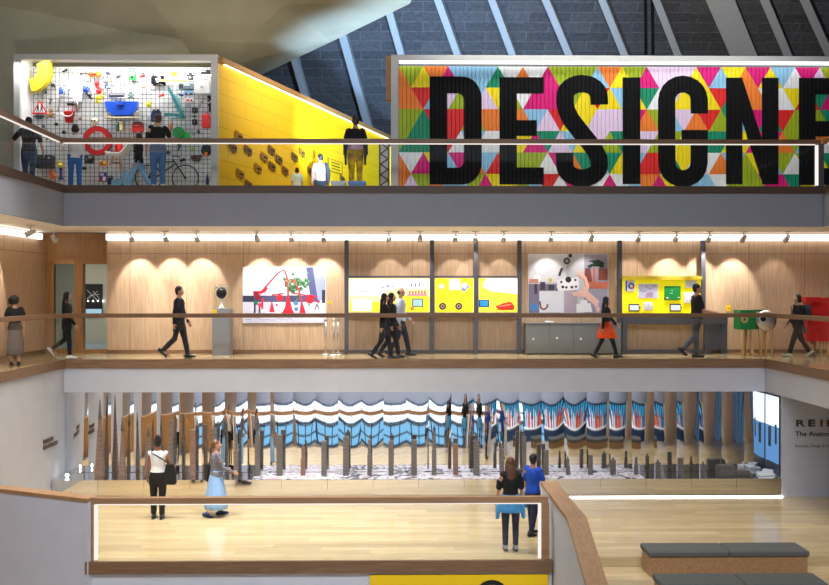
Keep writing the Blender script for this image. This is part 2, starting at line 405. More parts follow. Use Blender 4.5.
# right parapet, level then falling with the stair
prof = [(18.35, CZ-3.54), (15.4, CZ-3.54), (13.8, CZ-4.12), (9.0, CZ-5.86)]
def yz_prism(g, x0, x1, pts):
    n = len(pts); k = len(g.v); g.v += [(x0, y, z) for y, z in pts]+[(x1, y, z) for y, z in pts]
    g.face(list(range(k, k+n))); g.face(list(range(k+2*n-1, k+n-1, -1)))
    for i in range(n): j = (i+1) % n; g.face([k+i, k+n+i, k+n+j, k+j])
t = .06
g = G().use(PLASTER)
for (ya, za), (yb, zb_) in zip(prof[:-1], prof[1:]): yz_prism(g, XP0+.02, XP1-.02, [(ya, za-t), (yb, zb_-t), (yb, -3), (ya, -3)])
struct('wall_right', g)
g = G().use(W_CAP)
for (ya, za), (yb, zb_) in zip(prof[:-1], prof[1:]): yz_prism(g, XP0, XP1, [(ya, za), (yb, zb_), (yb, zb_-t), (ya, za-t)])
struct('trim_8', g)
# framed glass front of the lower landing
yf = 16.93; zt = Z(497.5, yf, 300); w = .13
root = empty('balustrade', (XB, yf, 0), 'oak framed glass balustrade in front of the brightly lit lower landing', 'balustrade')
g = G().use(W_RAIL).box(XB-.02, X(548, yf), yf-.02, yf+.12, zt-.1, zt); g.obj('handrail', root)
for p in (86, 541.5):
    x = X(p, yf); g = G().use(W_RAIL).box(x, x+.13, yf-.02, yf+.12, .0, zt-.1); g.obj('post', root)
g = G().use(LEDS).box(XB+.13, X(541, yf), yf+.03, yf+.09, zt-.13, zt-.101); sub(g, 'glow_strip', root, 'glowing strip under the handrail')
g = G().use(LEDS).box(XB+.115, XB+.17, yf+.02, yf+.10, .02, zt-.13); sub(g, 'glow_strip', root, 'upright glowing strip beside the left post')
g = G().use(LEDS).box(X(541.3, yf)-.045, X(541.3, yf), yf+.02, yf+.10, .02, zt-.13); sub(g, 'glow_strip', root, 'upright glowing strip beside the right post')
cuts = [XB+.17]+[X(p, yf) for p in (245, 395)]+[X(541, yf)-.07]
for a, b in zip(cuts[:-1], cuts[1:]): G().use(GLS).box(a+.008, b-.008, yf+.05, yf+.065, .015, zt-.131).obj('glass_panel', root)
# yellow banner below
g = G().use(YELLOW).box(X(370, 16.9), X(548, 16.9), 16.87, 16.925, -1.2, Z(574.6, 16.9, 450)); bn = thing(g, 'banner', 'yellow banner with black emblem on the white wall below the lit landing', 'banner')
g = G().use(BLACK).ring(X(492, 16.86), Z(597.5, 16.86, 492), .30, .22, 16.855, 16.868, 24, .3, pi-.3); g.ring(X(492, 16.86), Z(597.5, 16.86, 492), .17, .11, 16.855, 16.868, 20)
for i in range(7):
    a = .35+i*.4; cx, cz_ = X(492, 16.86), Z(597.5, 16.86, 492); g.prism([(cx+.18*cos(a-.05), cz_+.18*sin(a-.05)), (cx+.23*cos(a-.05), cz_+.23*sin(a-.05)), (cx+.23*cos(a+.05), cz_+.23*sin(a+.05)), (cx+.18*cos(a+.05), cz_+.18*sin(a+.05))], 16.856, 16.867)
sub(g, 'emblem', bn, 'black round emblem')
# text wall on the right
XT = X(782, 22.1)
g = G().use(FASC).box(XT, 13, 22.1, 23.2, 0, B1); struct('wall_right', g)
g = G().use(LED).box(XP1+.1, XT, 22.04, 22.09, .0, .03); tag(g.obj('floor_light'), 'white light line along the floor under the plinth and the lettered wall', 'light')
g = G().use(LED).box(XL+.3, XP0-.1, 22.04, 22.09, .0, .03); tag(g.obj('floor_light'), 'white light line along the plinth foot behind the two women at left', 'light')
def text(name, s, x, y, z, size, m, parent=None, rot=(pi/2, 0, 0), ext=.003, bold=0., align='LEFT', wide=1.):
    c = bpy.data.curves.new(name, 'FONT'); c.body = s; c.size = size; c.extrude = ext; c.offset = bold; c.align_x = align
    c.materials.append(m); t_ = bpy.data.objects.new(name, c); COL.objects.link(t_); me = bpy.data.meshes.new_from_object(t_.evaluated_get(bpy.context.evaluated_depsgraph_get())); bpy.data.objects.remove(t_)
    for v in me.vertices: v.co.x *= wide
    o = bpy.data.objects.new(name, me); COL.objects.link(o)
    loc = V((x, y, z)); o.rotation_euler = rot
    if parent is not None: o.parent = parent; loc -= V(ORG[parent.name])
    o.location = loc; return o
def sxy(px, py, Y): return P(px, py, Y)
bronze = mat('bronze_letters', srgb(104, 84, 66), .4, metal=.4)
x, y, z = sxy(795, 426.3, 22.1); rl = empty('wall_lettering', (x, 22.085, z), 'large bronze raised letters REIN on the white wall at right', 'lettering')
for ch, px_ in zip('REIN', (795, 807.3, 819.3, 825.5)): text('letter', ch, X(px_, 22.1), 22.085, z, .21, bronze, parent=rl, ext=.012, bold=.004, wide=1.7)
x, y, z = sxy(795, 436, 22.1); o = text('wall_lettering', 'The Anatomy', x, 22.095, z, .15, BLACK, ext=.002, bold=.002, wide=1.12); tag(o, 'black line The Anatomy under the bronze letters', 'lettering')
x, y, z = sxy(795, 447.2, 22.1); o = text('wall_lettering', 'Business, Design & Fas', x, 22.096, z, .09, mat('dark_ink', (.05, .05, .06), .6), ext=.001); tag(o, 'smallest line of text Business, Design on the wall at right', 'lettering')
# bronze bars on the left wall
zb0 = lambda py, Y: Z(py, Y, 50)
for i, (pa, pb, pya, pyb) in enumerate(((43, 52.5, 442, 438.5), (43, 57, 448, 442.5))):
    g = G().use(bronze)
    ya = lambda p: 0
    def YfromPx(p):      # distance at which the left wall plane crosses that column
        lo, hi = 12, 23.2
        for _ in range(40):
            m_ = (lo+hi)/2
            if X(p, m_) < XL: hi = m_
            else: lo = m_
        return m_
    A, B = YfromPx(pa), YfromPx(pb); h = .045
    za = Z(pya, A, pa)
    n_ = 5
    for k in range(n_):
        y0_ = A+(B-A)*k/n_; g.box(XL+.001, XL+.02, y0_, y0_+(B-A)/n_*1.001, za-h, za+h*(.6 if k % 2 else .9))
    thing(g, 'wall_lettering', 'bronze raised letter bar on the left white wall, %s of the two' % ('upper' if i == 0 else 'lower'), 'lettering')
# left gallery wall text
g = None
for i, (s, py, sz) in enumerate((('Super', 304, .2), ('Lab', 311, .2))):
    Yt = 20.9; o = text('wall_lettering', s, XW+.012, Yt+.75, Z(py, 23.1, 8), .2, BLACK, rot=(pi/2, 0, -pi/2 if False else pi/2), ext=.002)
    o.location.y = 23.3; tag(o, 'black wall text left of the woman in the long grey skirt, %s line' % ('upper' if i == 0 else 'lower'), 'lettering')

# ---------------------------------------------------------------- roof: block plane with rafters
zA, zB = Z(190, 43)-CZ, Z(-120, 30)-CZ
kk = (zB-zA)/13.0
def RP(px, py, off=0):
    v = (CY-py)/F; Y = (zA+43*kk)/(v+kk)
    Y -= off; return P(px, CY, Y)[0], Y, CZ+zA+kk*(43-Y)-0*off
def roofmat():
    m = bpy.data.materials.new('dark_acoustic_blocks'); m.use_nodes = True; nt = m.node_tree; b = nt.nodes['Principled BSDF']; L = nt.links.new
    tc = nt.nodes.new('ShaderNodeTexCoord'); br = nt.nodes.new('ShaderNodeTexBrick')
    br.inputs['Scale'].default_value = 1; br.inputs['Brick Width'].default_value = 1.5; br.inputs['Row Height'].default_value = .46; br.inputs['Mortar Size'].default_value = .018
    br.inputs['Color1'].default_value = (*srgb(84, 84, 88), 1); br.inputs['Color2'].default_value = (*srgb(66, 66, 70), 1); br.inputs['Mortar'].default_value = (*srgb(98, 98, 102), 1)
    n = nt.nodes.new('ShaderNodeTexNoise'); n.inputs['Scale'].default_value = 7; n.inputs['Detail'].default_value = 6
    L(tc.outputs['Object'], br.inputs['Vector']); L(tc.outputs['Object'], n.inputs['Vector'])
    mx = nt.nodes.new('ShaderNodeMix'); mx.data_type = 'RGBA'; mx.blend_type = 'MULTIPLY'; mx.inputs[0].default_value = .7
    cr = nt.nodes.new('ShaderNodeMapRange'); cr.inputs[1].default_value = .3; cr.inputs[2].default_value = .7; cr.inputs[3].default_value = .55; cr.inputs[4].default_value = 1.25
    L(n.outputs['Fac'], cr.inputs[0]); L(br.outputs['Color'], mx.inputs[6]); L(cr.outputs[0], mx.inputs[7]); L(mx.outputs[2], b.inputs['Base Color'])
    b.inputs['Roughness'].default_value = .9; return m
A = V(RP(150, 190)); Bq = V(RP(150, -160)); sl = (Bq-A); ang = math.atan2(sl.z, -sl.y)
g = G().use(roofmat()); 
xx0, xx1 = RP(150, 190)[0]-4, RP(1000, 190)[0]
g.box(xx0-xx0, xx1-xx0, 0, sl.length+2, -.3, 0)
o = g.obj('ceiling'); o['kind'] = 'structure'; o.location = (xx0, A.y, A.z); o.rotation_euler = (pi-ang, 0, 0)
rf = mat('pale_concrete_rafter', srgb(168, 172, 176), .8, var=.05)
for (xa_, ya_, xb_, yb_, wd) in ((291, 40, 308, 100, 9), (343, 30, 372, 135, 10), (389, 5, 405, 62, 9), (440, 0, 462, 62, 9), (494, 0, 517, 62, 9), (548, 0, 574, 62, 9), (604, 0, 629, 62, 9), (658, 0, 682, 62, 9), (722, 0, 748, 62, 26), (766, 0, 792, 62, 10), (806, 0, 834, 62, 10)):
    # extended up and down along its own line on the roof plane
    p0 = V(RP(xa_, ya_)); p1 = V(RP(xb_, yb_)); dv = p1-p0
    q0 = p0-dv*(1.0 if ya_ < 20 else .9); q1 = p1+dv*.9
    tv = dv.normalized(); nrm = V((0, -sl.z, sl.y)).normalized()
    if nrm.z > 0: nrm = -nrm
    sd = tv.cross(nrm).normalized(); hw = wd/2*p0.y/F*(.78 if wd < 12 else .95); dp = .36
    c = []
    g = G().use(rf)
    for q in (q0, q1):
        for s_, d_ in ((-1, .02), (1, .02), (1, dp), (-1, dp)): c.append(tuple(q+sd*hw*s_+nrm*d_))
    g.v += c
    for f_ in ((0, 1, 2, 3), (7, 6, 5, 4), (0, 4, 5, 1), (1, 5, 6, 2), (2, 6, 7, 3), (3, 7, 4, 0)): g.face(list(f_))
    struct('beam', g)
# services pipes between two rafters
g = G().use(BLACKG)
for p, sd_ in ((645, 'left'), (652, 'right')): tag(G().use(BLACKG).tube([RP(p, -30, .5), RP(p+1, 70, .5)], .06, 8).obj('service_pipe'), sd_+' one of two dark pipes on the block roof above the letter I', 'pipe', 'dark pipes on the block roof')
# concrete shell roof, upper left
vs = {'a': (-160, -60, 23), 'b': (-160, 20, 24.2), 'c': (80, -90, 24), 'd': (285, -60, 27), 'e': (430, -60, 30),
      'f0': (-160, -14, 25.5), 'f1': (0, 4, 26.3), 'f2': (60, 15, 27), 'f3': (120, 28, 28), 'f4': (180, 36, 28.8), 'f5': (242, 38.5, 29.8),
      'g': (284, 0, 29), 'h': (408, 0, 31.2), 'i': (330, 37.5, 33), 'j': (256, 72.5, 35), 'k': (246, 56, 31.5), 'l': (205, 96, 35.5), 'm': (205, 230, 31.5),
      'n': (120, 230, 28), 'o': (0, 230, 26.2), 'p': (-160, 230, 25.4), 'q1': (120, 90, 28), 'q2': (0, 90, 26.2), 'q0': (-160, 90, 25.4), 'q3': (200, 75, 31)}
key = list(vs); vv = [P(*vs[k_]) for k_ in key]
fc = ['a f0 f1 c', 'c f1 f2', 'c f2 f3', 'c f3 f4 d', 'd f4 f5 g', 'd g h e', 'g f5 i h', 'f5 k i', 'k j i', 'f5 f4 q3 k', 'k q3 j', 'q3 l j', 'f4 f3 q1 q3', 'f3 f2 f1 q2 q1', 'f1 f0 q0 q2', 'q0 p o q2', 'q2 o n q1', 'q1 n m q3', 'q3 m l']
g = G().use(CONC); g.v = vv
for f_ in fc: g.face([key.index(k_) for k_ in f_.split()], False)
o = struct('ceiling', g)
md = o.modifiers.new('thick', 'SOLIDIFY'); md.thickness = .15; md.offset = 1 if False else -1
# ================================================================ MIRRORED CASE, lower level
YM, YP = 23.1, 22.12
DEEP0 = mat('deep_navy_case', srgb(22, 44, 70), .4)
xm0, xm1 = XL+.01, XT
pz = Z(479.5, YP, 414)
root = empty('mirror_case', ((xm0+xm1)/2, YM, 0), 'long mirrored wall of curved steel panels behind a low mirrored plinth', 'mirror')
NP = 31; pw = (xm1-xm0)/NP
for i in range(NP):
    a = xm0+pw*i; g = G().use(CHROME); nu, nv = 12, 8
    u_ = i/(NP-1)
    cv = .020 if i < 7 else (.012 if i < 9 else .007)      # depth of the bow, deeper at the left end
    tw = .0046+.0016*sin(i*2.1); tl = .0012*sin(i*1.7+.5)
    for iv in range(nv+1):
        z = pz-.02+(B1+.02-pz+.02)*iv/nv
        for iu in range(nu+1):
            u = -1+2*iu/nu
            dy = cv*(u*u)-tw*(u*u)*(z-2.0)*1.0+tl*u*(z-1.5)+.0004*sin(3*u+i*1.3+z*2)
            g.v.append((a+pw*(iu/nu), YM-.06+dy-.0, z))
    for iv in range(nv):
        for iu in range(nu):
            k = iv*(nu+1)+iu; g.face([k, k+1, k+nu+2, k+nu+1], True)
    # back so the panel has thickness
    g.box(a+.01, a+pw-.01, YM+.03, YM+.06, pz-.02, B1)
    g.obj('mirror_panel', root, clean=False)
PM = mat('plinth_mirror', (.80, .80, .78), .07, metal=1)
g = G().use(PM)
for i in range(16):
    a = xm0+.02+(xm1-xm0-.02)*i/16; g.box(a+.004, a+(xm1-xm0)/16-.004, YP, YP+.05, .05, pz-.01)
g.obj('plinth_front', root)
def crumple():  # paints crumpled reflections as white, purple and dark blotches
    m = bpy.data.materials.new('crumpled_reflection_top'); m.use_nodes = True; nt = m.node_tree; b = nt.nodes['Principled BSDF']; L = nt.links.new
    tc = nt.nodes.new('ShaderNodeTexCoord'); n = nt.nodes.new('ShaderNodeTexNoise'); n.inputs['Scale'].default_value = 2.6; n.inputs['Detail'].default_value = 3; n.inputs['Distortion'].default_value = 1.6
    r = nt.nodes.new('ShaderNodeValToRGB'); e = r.color_ramp.elements
    e[0].position = .40; e[0].color = (*srgb(60, 50, 66), 1); e[1].position = .47; e[1].color = (*srgb(238, 232, 240), 1)
    q = r.color_ramp.elements.new(.58); q.color = (*srgb(244, 240, 245), 1); q = r.color_ramp.elements.new(.62); q.color = (*srgb(190, 150, 160), 1); q = r.color_ramp.elements.new(.7); q.color = (*srgb(235, 235, 240), 1)
    mp = nt.nodes.new('ShaderNodeMapping'); mp.inputs['Scale'].default_value = (1, .8, 1)
    L(tc.outputs['Object'], mp.inputs['Vector']); L(mp.outputs[0], n.inputs['Vector']); L(n.outputs['Fac'], r.inputs[0]); L(r.outputs[0], b.inputs['Base Color']); b.inputs['Roughness'].default_value = .35
    return m
g = G().use(PM).box(xm0+.02, xm1-.01, YP+.0, YM-.08, pz-.01, pz); g.obj('plinth_top', root)
g = G().use(crumple()).box(X(255, 22.6), X(640, 22.6), YP+.06, YM-.09, pz+.001, pz+.006); o = g.obj('reflection_sheet', root); o['label'] = 'sheet painted with crumpled reflections on the plinth'
g = G().use(LEDW).ball((XL+.25, YP+.35, pz+.05), .04, 10, 8); g.use(DGREY).tube([(XL+.25, YP+.35, pz+.0), (XL+.25, YP+.35, pz+.05)], .02); thing(g, 'display_light', 'tiny bright light at the left end of the mirrored plinth', 'light')
# glowing panel added to give the end cheek its blue-white brightness
g = G().use(DEEP0).box(XT-.03, XT-.004, YP+.06, YM-.06, pz+.03, B1-.02); sc_ = thing(g, 'glow_panel', 'bright blue and white glowing panel on the right end cheek of the mirrored case', 'screen')
g = G().use(emis('cheek_glow_white', srgb(225, 238, 255), 1.5)).box(XT-.034, XT-.0301, YP+.09, YM-.09, B1-.75, B1-.06); g.use(emis('cheek_glow_blue', srgb(110, 165, 225), .8)).box(XT-.034, XT-.0301, YP+.09, YM-.09, pz+.3, B1-.75)
g.use(DEEP0).box(XT-.036, XT-.0341, YP+.2, YP+.32, B1-1.15, B1-.7).box(XT-.036, XT-.0341, YP+.55, YP+.72, B1-1.25, B1-.78); sub(g, 'glow_patches', sc_)
# tower models
tw_px = [100, 122.5, 148, 171, 193, 214, 236, 257.5, 279.5, 303, 324, 346, 369.5, 391, 414, 434, 455.5, 476.5, 502, 524, 546, 568, 590.5, 613, 636, 658, 680.5, 703]
tw_y = [400, 417, 424, 421, 430, 428, 434, 436, 435, 448, 441, 437, 440, 441, 440, 433, 444, 441, 449, 437, 450, 459, 455, 460, 457, 462, 458, 464]
tm = [mat('tower_grey', srgb(104, 97, 92), .55, var=.18, vscale=14), mat('tower_brown', srgb(128, 100, 84), .55, var=.2, vscale=14), mat('tower_band', srgb(128, 119, 110), .5)]
spans = 'tall spired,slim spired,tapered,stepped,slab,stepped,slab,twin stepped'.split(',')
for i, (px, py) in enumerate(zip(tw_px, tw_y)):
    Yt = 22.62; x = X(px, Yt); ht = Z(py, Yt, px)-pz; g = G().use(tm[1 if i in (0, 1, 4, 9, 16) else 0]); z0 = pz+.007
    if i < 3:
        w = (.095, .07, .075)[i]; body = ht*(.74 if i == 0 else .76); n = 12
        for k in range(n):
            r0 = w*(1-.68*k/n); g.use(tm[1 if i != 2 else 0]).box(x-r0, x+r0, Yt-r0, Yt+r0, z0+body*k/n, z0+body*(k+.86)/n)
            g.use(tm[2]).box(x-r0*.95, x+r0*.95, Yt-r0*.95, Yt+r0*.95, z0+body*(k+.86)/n, z0+body*(k+1)/n)
        g.use(tm[0]).tube([(x, Yt, z0+body), (x, Yt, z0+ht)], [.045, .012], 8)
        lab = ['tallest brown tapered tower model with a spire, at the left end of the plinth', 'brown tapered spire tower model beside the tallest one', 'grey tapered tower model left of the woman in the white top'][i]
    else:
        w = (.050 if i < 19 else .040)+.008*((i*7) % 3); fl = 10+(i*5) % 6; st = (i % 3 == 0)
        for k in range(fl):
            q = w*(1 if not st or k < fl*.6 else .72); g.use(tm[1 if i in (4, 9, 16) else 0]).box(x-q, x+q, Yt-q, Yt+q, z0+ht*k/fl, z0+ht*(k+.88)/fl)
            g.use(tm[2]).box(x-q*.93, x+q*.93, Yt-q*.93, Yt+q*.93, z0+ht*(k+.88)/fl, z0+ht*(k+1)/fl)
        if i % 2: g.use(tm[0]).box(x-w*.4, x+w*.3, Yt-w*.4, Yt+w*.4, z0+ht, z0+ht+.05)
        lab = nth(i, 99, 'grey stepped tower model on the mirrored plinth' if st else 'grey slab tower model on the mirrored plinth')
        lab = lab.replace('of the row', 'tower')
    thing(g, 'tower_model', lab, 'architectural model', 'tower models along the mirrored plinth')
for i, (px, w, h, c) in enumerate(((726, .2, .22, 'dark low block model'), (742, .16, .1, 'small flat brown block model'), (765, .22, .12, 'wide crumpled white block model'))):
    x = X(px, 22.6); g = G().use(tm[0] if i < 2 else WHITE)
    if i < 2:
        for k in range(4): g.box(x-w, x+w, 22.5, 22.75, pz+.007+h*k/4, pz+.007+h*(k+.7)/4); g.box(x-w*.8, x+w*.8, 22.52, 22.73, pz+.007+h*(k+.7)/4, pz+.007+h*(k+1)/4)
    else:
        g.zprism([(x-w, 22.4), (x+w, 22.45), (x+w*.8, 22.8), (x-w*.7, 22.75)], pz+.007, pz+.05); g.zprism([(x-w*.5, 22.5), (x+w*.9, 22.55), (x+w*.1, 22.75)], pz+.05, pz+h)
    thing(g, 'block_model', c+' near the right end of the mirrored plinth', 'architectural model', 'low models at the right end')

# benches on the steps
def bench(px0, px1, yb, yf_, zt, zb_, lab):
    x0 = X(px0, yb); x1 = X(px1, yf_)
    root = empty('bench', ((x0+x1)/2, (yb+yf_)/2, zb_), lab, 'bench', 'oak benches with grey pads on the steps')
    G().use(W_CAP).box(x0+.03, x1-.03, yf_+.03, yb-.02, zb_, zt-.1).obj('base', root)
    xm = x0+(x1-x0)*.505; cush = mat('grey_cushion', srgb(96, 96, 92), .9, bump=.3, bscale=200)
    G().use(cush).box(x0, xm-.005, yf_, yb, zt-.1, zt, .02).obj('seat_pad', root)
    G().use(cush).box(xm+.005, x1, yf_, yb, zt-.1, zt, .02).obj('seat_pad', root)
    return root
bench(640, 810, 17.05, 16.45, Z(542, 17.08, 700), -.17, 'wide grey padded oak bench on the upper step')
bench(652, 829, 15.8, 15.2, Z(572, 15.85, 740), -.34, 'grey padded oak bench nearest the camera, cut by the lower edge')

# ================================================================ TOP LEVEL: letter wall
YS = 24.9
PAL = {'m': srgb(222, 0, 124), 'r': srgb(228, 34, 30), 'o': srgb(244, 134, 44), 'y': srgb(250, 228, 0), 'l': srgb(164, 184, 20), 'g': srgb(0, 146, 104), 'b': srgb(150, 204, 234), 'p': srgb(238, 214, 240), 'w': srgb(245, 245, 246)}
PM_ = {k: mat('panel_'+n_, c, .55) for (k, c), n_ in zip(PAL.items(), 'magenta red orange yellow lime green sky_blue pale_pink white'.split())}
rows = ['olyombbbgwowmlllboylmpppymbyomybwmplob', 'oorbplbpylwmmmlyrybygwpyyyrgoowwyrgmpw', 'llgrrrloooobpryypppmolbporlgbmgrlllgwoy', 'lgggrwbwwyymgpbyplgppllylggyymmolbowml', 'owmybmobrlllwmogbgybrrgypwoblyblwlygbo', 'oplobblmyylbrwmywmwbomylbbwlllmmgywmbl']
ly = [66.3, 87.4, 109, 130.8, 152.3, 173.8, 195.3]
SX0 = X(398.5, YS); PER = (X(721.5, YS)-X(399, YS))/13.0
lz = [Z(y, YS, 450) for y in ly]
zbot = L2+.06; xend = X(858, YS)
sw = .1035
def prof_(x):
    f = ((x-SX0)/sw) % 1.0
    return YS+.022*max(0, 1-min(f, 1-f)/.11)
def clipx(poly, xa, side):
    out = []; n = len(poly)
    for i in range(n):
        p, q = poly[i], poly[(i+1) % n]; a = (p[0]-xa)*side >= -1e-9; b = (q[0]-xa)*side >= -1e-9
        if a: out.append(p)
        if a != b: t = (xa-p[0])/(q[0]-p[0]); out.append((xa, p[1]+t*(q[1]-p[1])))
    return out
def clipz(poly, za, side):
    return [(b, a) for a, b in clipx([(z, x) for x, z in poly], za, side)]
def corrug(g, poly, off):
    x0 = min(p[0] for p in poly); x1 = max(p[0] for p in poly)
    k = math.floor((x0-SX0)/sw); bp = []
    while SX0+k*sw < x1+sw: bp += [SX0+k*sw, SX0+(k+.11)*sw, SX0+(k+.89)*sw]; k += 1
    for a, b in zip(bp[:-1], bp[1:]):
        if b <= x0+1e-6 or a >= x1-1e-6: continue
        q = clipx(clipx(poly, a, 1), b, -1)
        q2 = [p for i, p in enumerate(q) if abs(p[0]-q[i-1][0])+abs(p[1]-q[i-1][1]) > 1e-6]
        if len(q2) < 3: continue
        m_ = (a+b)/2; da, db = prof_(a+1e-5), prof_(b-1e-5)
        g.poly([(x, da+(db-da)*(x-a)/(b-a)-off, z) for x, z in q2])
root = empty('letter_wall', ((SX0+xend)/2, YS, L2), 'large corrugated wall of coloured triangles spelling black capitals on the top gallery', 'sign')
g = G()
for r_, row in enumerate(rows):
    for j, ch in enumerate(row[:38]):
        xc = SX0+PER/2*j; h = PER/2; zt_, zb_ = lz[r_], lz[r_+1]
        poly = [(xc, zt_), (xc+h, zb_), (xc-h, zb_)] if (j+r_) % 2 == 0 else [(xc-h, zt_), (xc+h, zt_), (xc, zb_)]
        poly = clipz(clipx(clipx(poly, SX0, 1), xend, -1) or [], zbot, 1) if True else poly
        if len(poly) < 3: continue
        g.use(PM_[ch]); corrug(g, poly, 0)
g.obj('slat_panel', root, clean=False)
g = G().use(MGREY).box(SX0-.1, xend+.1, YS+.03, YS+.3, L2+.02, lz[0]+.3); g.obj('backing', root)
# frame: pale surround with a lit head
ft = Z(57, YS, 400); g = G().use(FRAMEW)
xl_ = X(391, YS)
g.box(xl_, SX0-.001, YS-.22, YS+.3, L2, ft).box(SX0-.001, xend+.25, YS-.22, YS+.3, Z(62.3, YS, 430), ft).box(xend+.001, xend+.25, YS-.22, YS+.3, L2, Z(62.3, YS, 430)); g.box(SX0, xend, YS-.22, YS+.02, L2, zbot-.001)
g.obj('frame', root)
G().use(LEDH).box(SX0+.02, xend-.02, YS-.17, YS-.06, Z(64.3, YS, 430), Z(62.3, YS, 430)-.002).obj('glow_strip', root)['label'] = 'bright strip along the head of the frame'
g = G().use(W_DOOR).box(X(386, YS), xl_-.002, YS-.1, YS+.3, Z(100, YS, 390), ft+.01); g.obj('side_board', root)['label'] = 'oak edge board at the left end'
# letters (outlines read in panel plane)
def LX(px): return X(px, YS)
def LZ(py): return Z(py, YS, 450)
def letter(n_, polys, dpy=0):
    g = G().use(INK)
    for p in polys: corrug(g, [(LX(a), LZ(b-dpy)) for a, b in p], .006)
    o = g.obj('letter', root, clean=False); o['label'] = 'black capital '+n_
def bx(x0, y0, x1, y1): return [(x0, y0), (x1, y0), (x1, y1), (x0, y1)]
def stroke(path, w):
    out = []; n = len(path); L_ = []
    for i in range(n):
        a = path[max(i-1, 0)]; b = path[min(i+1, n-1)]; dx, dy = b[0]-a[0], b[1]-a[1]; l = math.hypot(dx, dy); nx, ny = -dy/l, dx/l
        L_.append(((path[i][0]+nx*w/2, path[i][1]+ny*w/2), (path[i][0]-nx*w/2, path[i][1]-ny*w/2)))
    for a, b in zip(L_[:-1], L_[1:]): out += [[a[0], b[0], b[1]], [a[0], b[1], a[1]]]
    return out
def arc(cx, cy, rx, ry, a0, a1, n=10): return [(cx+rx*cos(R(a0+(a1-a0)*i/n)), cy-ry*sin(R(a0+(a1-a0)*i/n))) for i in range(n+1)]
def band(outer, inner): return [[outer[i], outer[i+1], inner[i+1], inner[i]] for i in range(len(outer)-1)]
# D
o_ = [(447, 76.5)]+arc(462, 98.5, 19.7, 22, 90, 0)+[(481.7, 163)]+arc(462, 163, 19.7, 21.5, 0, -90)+[(447, 184.5)]
i_ = [(447, 93.3)]+arc(457, 100, 7, 6.7, 90, 0)+[(464, 161)]+arc(457, 161, 7, 6.7, 0, -90)+[(447, 167.7)]
letter('D', [bx(429.6, 76.5, 447.1, 184.5)]+band(o_, i_))
letter('E', [bx(499.5, 77.3, 516.8, 184.6), bx(516.8, 77.3, 543.8, 93.6), bx(516.8, 120.3, 536.7, 136), bx(516.8, 167.6, 543.8, 184.6)], .3)
sp = [(599.3, 105), (599, 97)]+arc(582, 97, 17, 13, 8, 172)+[(565, 103), (566.5, 111), (571, 120), (579, 130.5), (588, 141.5), (595, 151), (598.8, 159), (599.3, 166)]+arc(582, 165.8, 17.2, 13, -5, -175)+[(564.6, 160), (564.5, 153.4)]
letter('S', stroke(sp, 17.5), .9)
letter('I', [bx(622.6, 78, 640.3, 185)], 1.2)
gp_ = [(699.3, 114.5), (699.3, 101)]+arc(683, 101, 16.3, 16, 0, 180)+[(666.9, 161)]+arc(683, 164, 16.2, 15.8, 180, 360)+[(699.3, 131)]
letter('G', stroke(gp_, 17)+[bx(681.4, 131, 690.8, 146)], 1.6)
letter('N', [bx(725.9, 79, 742.4, 186), bx(761.8, 79, 778.4, 186), [(742.4, 80), (761.8, 140), (761.8, 183), (742.4, 124)]], 2.2)
letter('E', [bx(798.8, 79.3, 815.8, 187), bx(815.8, 79.3, 843, 95.9), bx(815.8, 122.6, 836, 138.2), bx(815.8, 170, 843, 187)], 2.5)

# lattice end piece between yellow wall and letter wall
g = G().use(WHITE).box(X(380, 25.1), X(388.5, 25.1), 25.15, 25.3, L2, Z(143, 25.1, 384)); g.use(W_TRIM)
x0, x1 = X(380.5, 25.1), X(388, 25.1); zt_ = Z(143, 25.1, 384); n = 5
for i in range(n):
    za, zb_ = L2+(zt_-L2)*i/n, L2+(zt_-L2)*(i+1)/n; zm = (za+zb_)/2
    g.tube([(x0, 25.12, za), (x1, 25.12, zm)], .016, 6); g.tube([(x1, 25.12, zm), (x0, 25.12, zb_)], .016, 6)
g.box(x0-.04, x0, 25.08, 25.15, L2, zt_); g.box(x1, x1+.04, 25.08, 25.15, L2, zt_)
thing(g, 'lattice_stand', 'narrow stand with brown zigzag lattice between the yellow wall and the letter wall', 'stand')

# ---------------------------------------------------------------- yellow wall going back
ya, yb_ = 24.75, 37.0; xa_, xb_ = X(218.5, ya), X(388, yb_); zT = Z(58, ya, 218)
def ywall():
    m = bpy.data.materials.new('yellow_board_wall'); m.use_nodes = True; nt = m.node_tree; b = nt.nodes['Principled BSDF']; L = nt.links.new
    tc = nt.nodes.new('ShaderNodeTexCoord'); br = nt.nodes.new('ShaderNodeTexBrick'); br.inputs['Scale'].default_value = 1; br.inputs['Brick Width'].default_value = 1.8; br.inputs['Row Height'].default_value = .42; br.inputs['Mortar Size'].default_value = .006
    c = srgb(250, 196, 0); br.inputs['Color1'].default_value = (*c, 1); br.inputs['Color2'].default_value = (*srgb(248, 200, 0), 1); br.inputs['Mortar'].default_value = (*srgb(200, 150, 0), 1)
    sp_ = nt.nodes.new('ShaderNodeSeparateXYZ'); cb = nt.nodes.new('ShaderNodeCombineXYZ'); L(tc.outputs['Object'], sp_.inputs[0]); L(sp_.outputs[1], cb.inputs[0]); L(sp_.outputs[2], cb.inputs[1])
    L(cb.outputs[0], br.inputs['Vector']); L(br.outputs['Color'], b.inputs['Base Color']); b.inputs['Roughness'].default_value = .6; return m
dv = V((xb_-xa_, yb_-ya, 0)).normalized(); nv_ = V((dv.y, -dv.x, 0))       # towards the visitors
g = G().use(ywall()).zprism([(xa_, ya), (xb_, yb_), (xb_-nv_.x*.3, yb_-nv_.y*.3), (xa_, ya+.95)], L2, zT-.12); struct('wall_left', g)
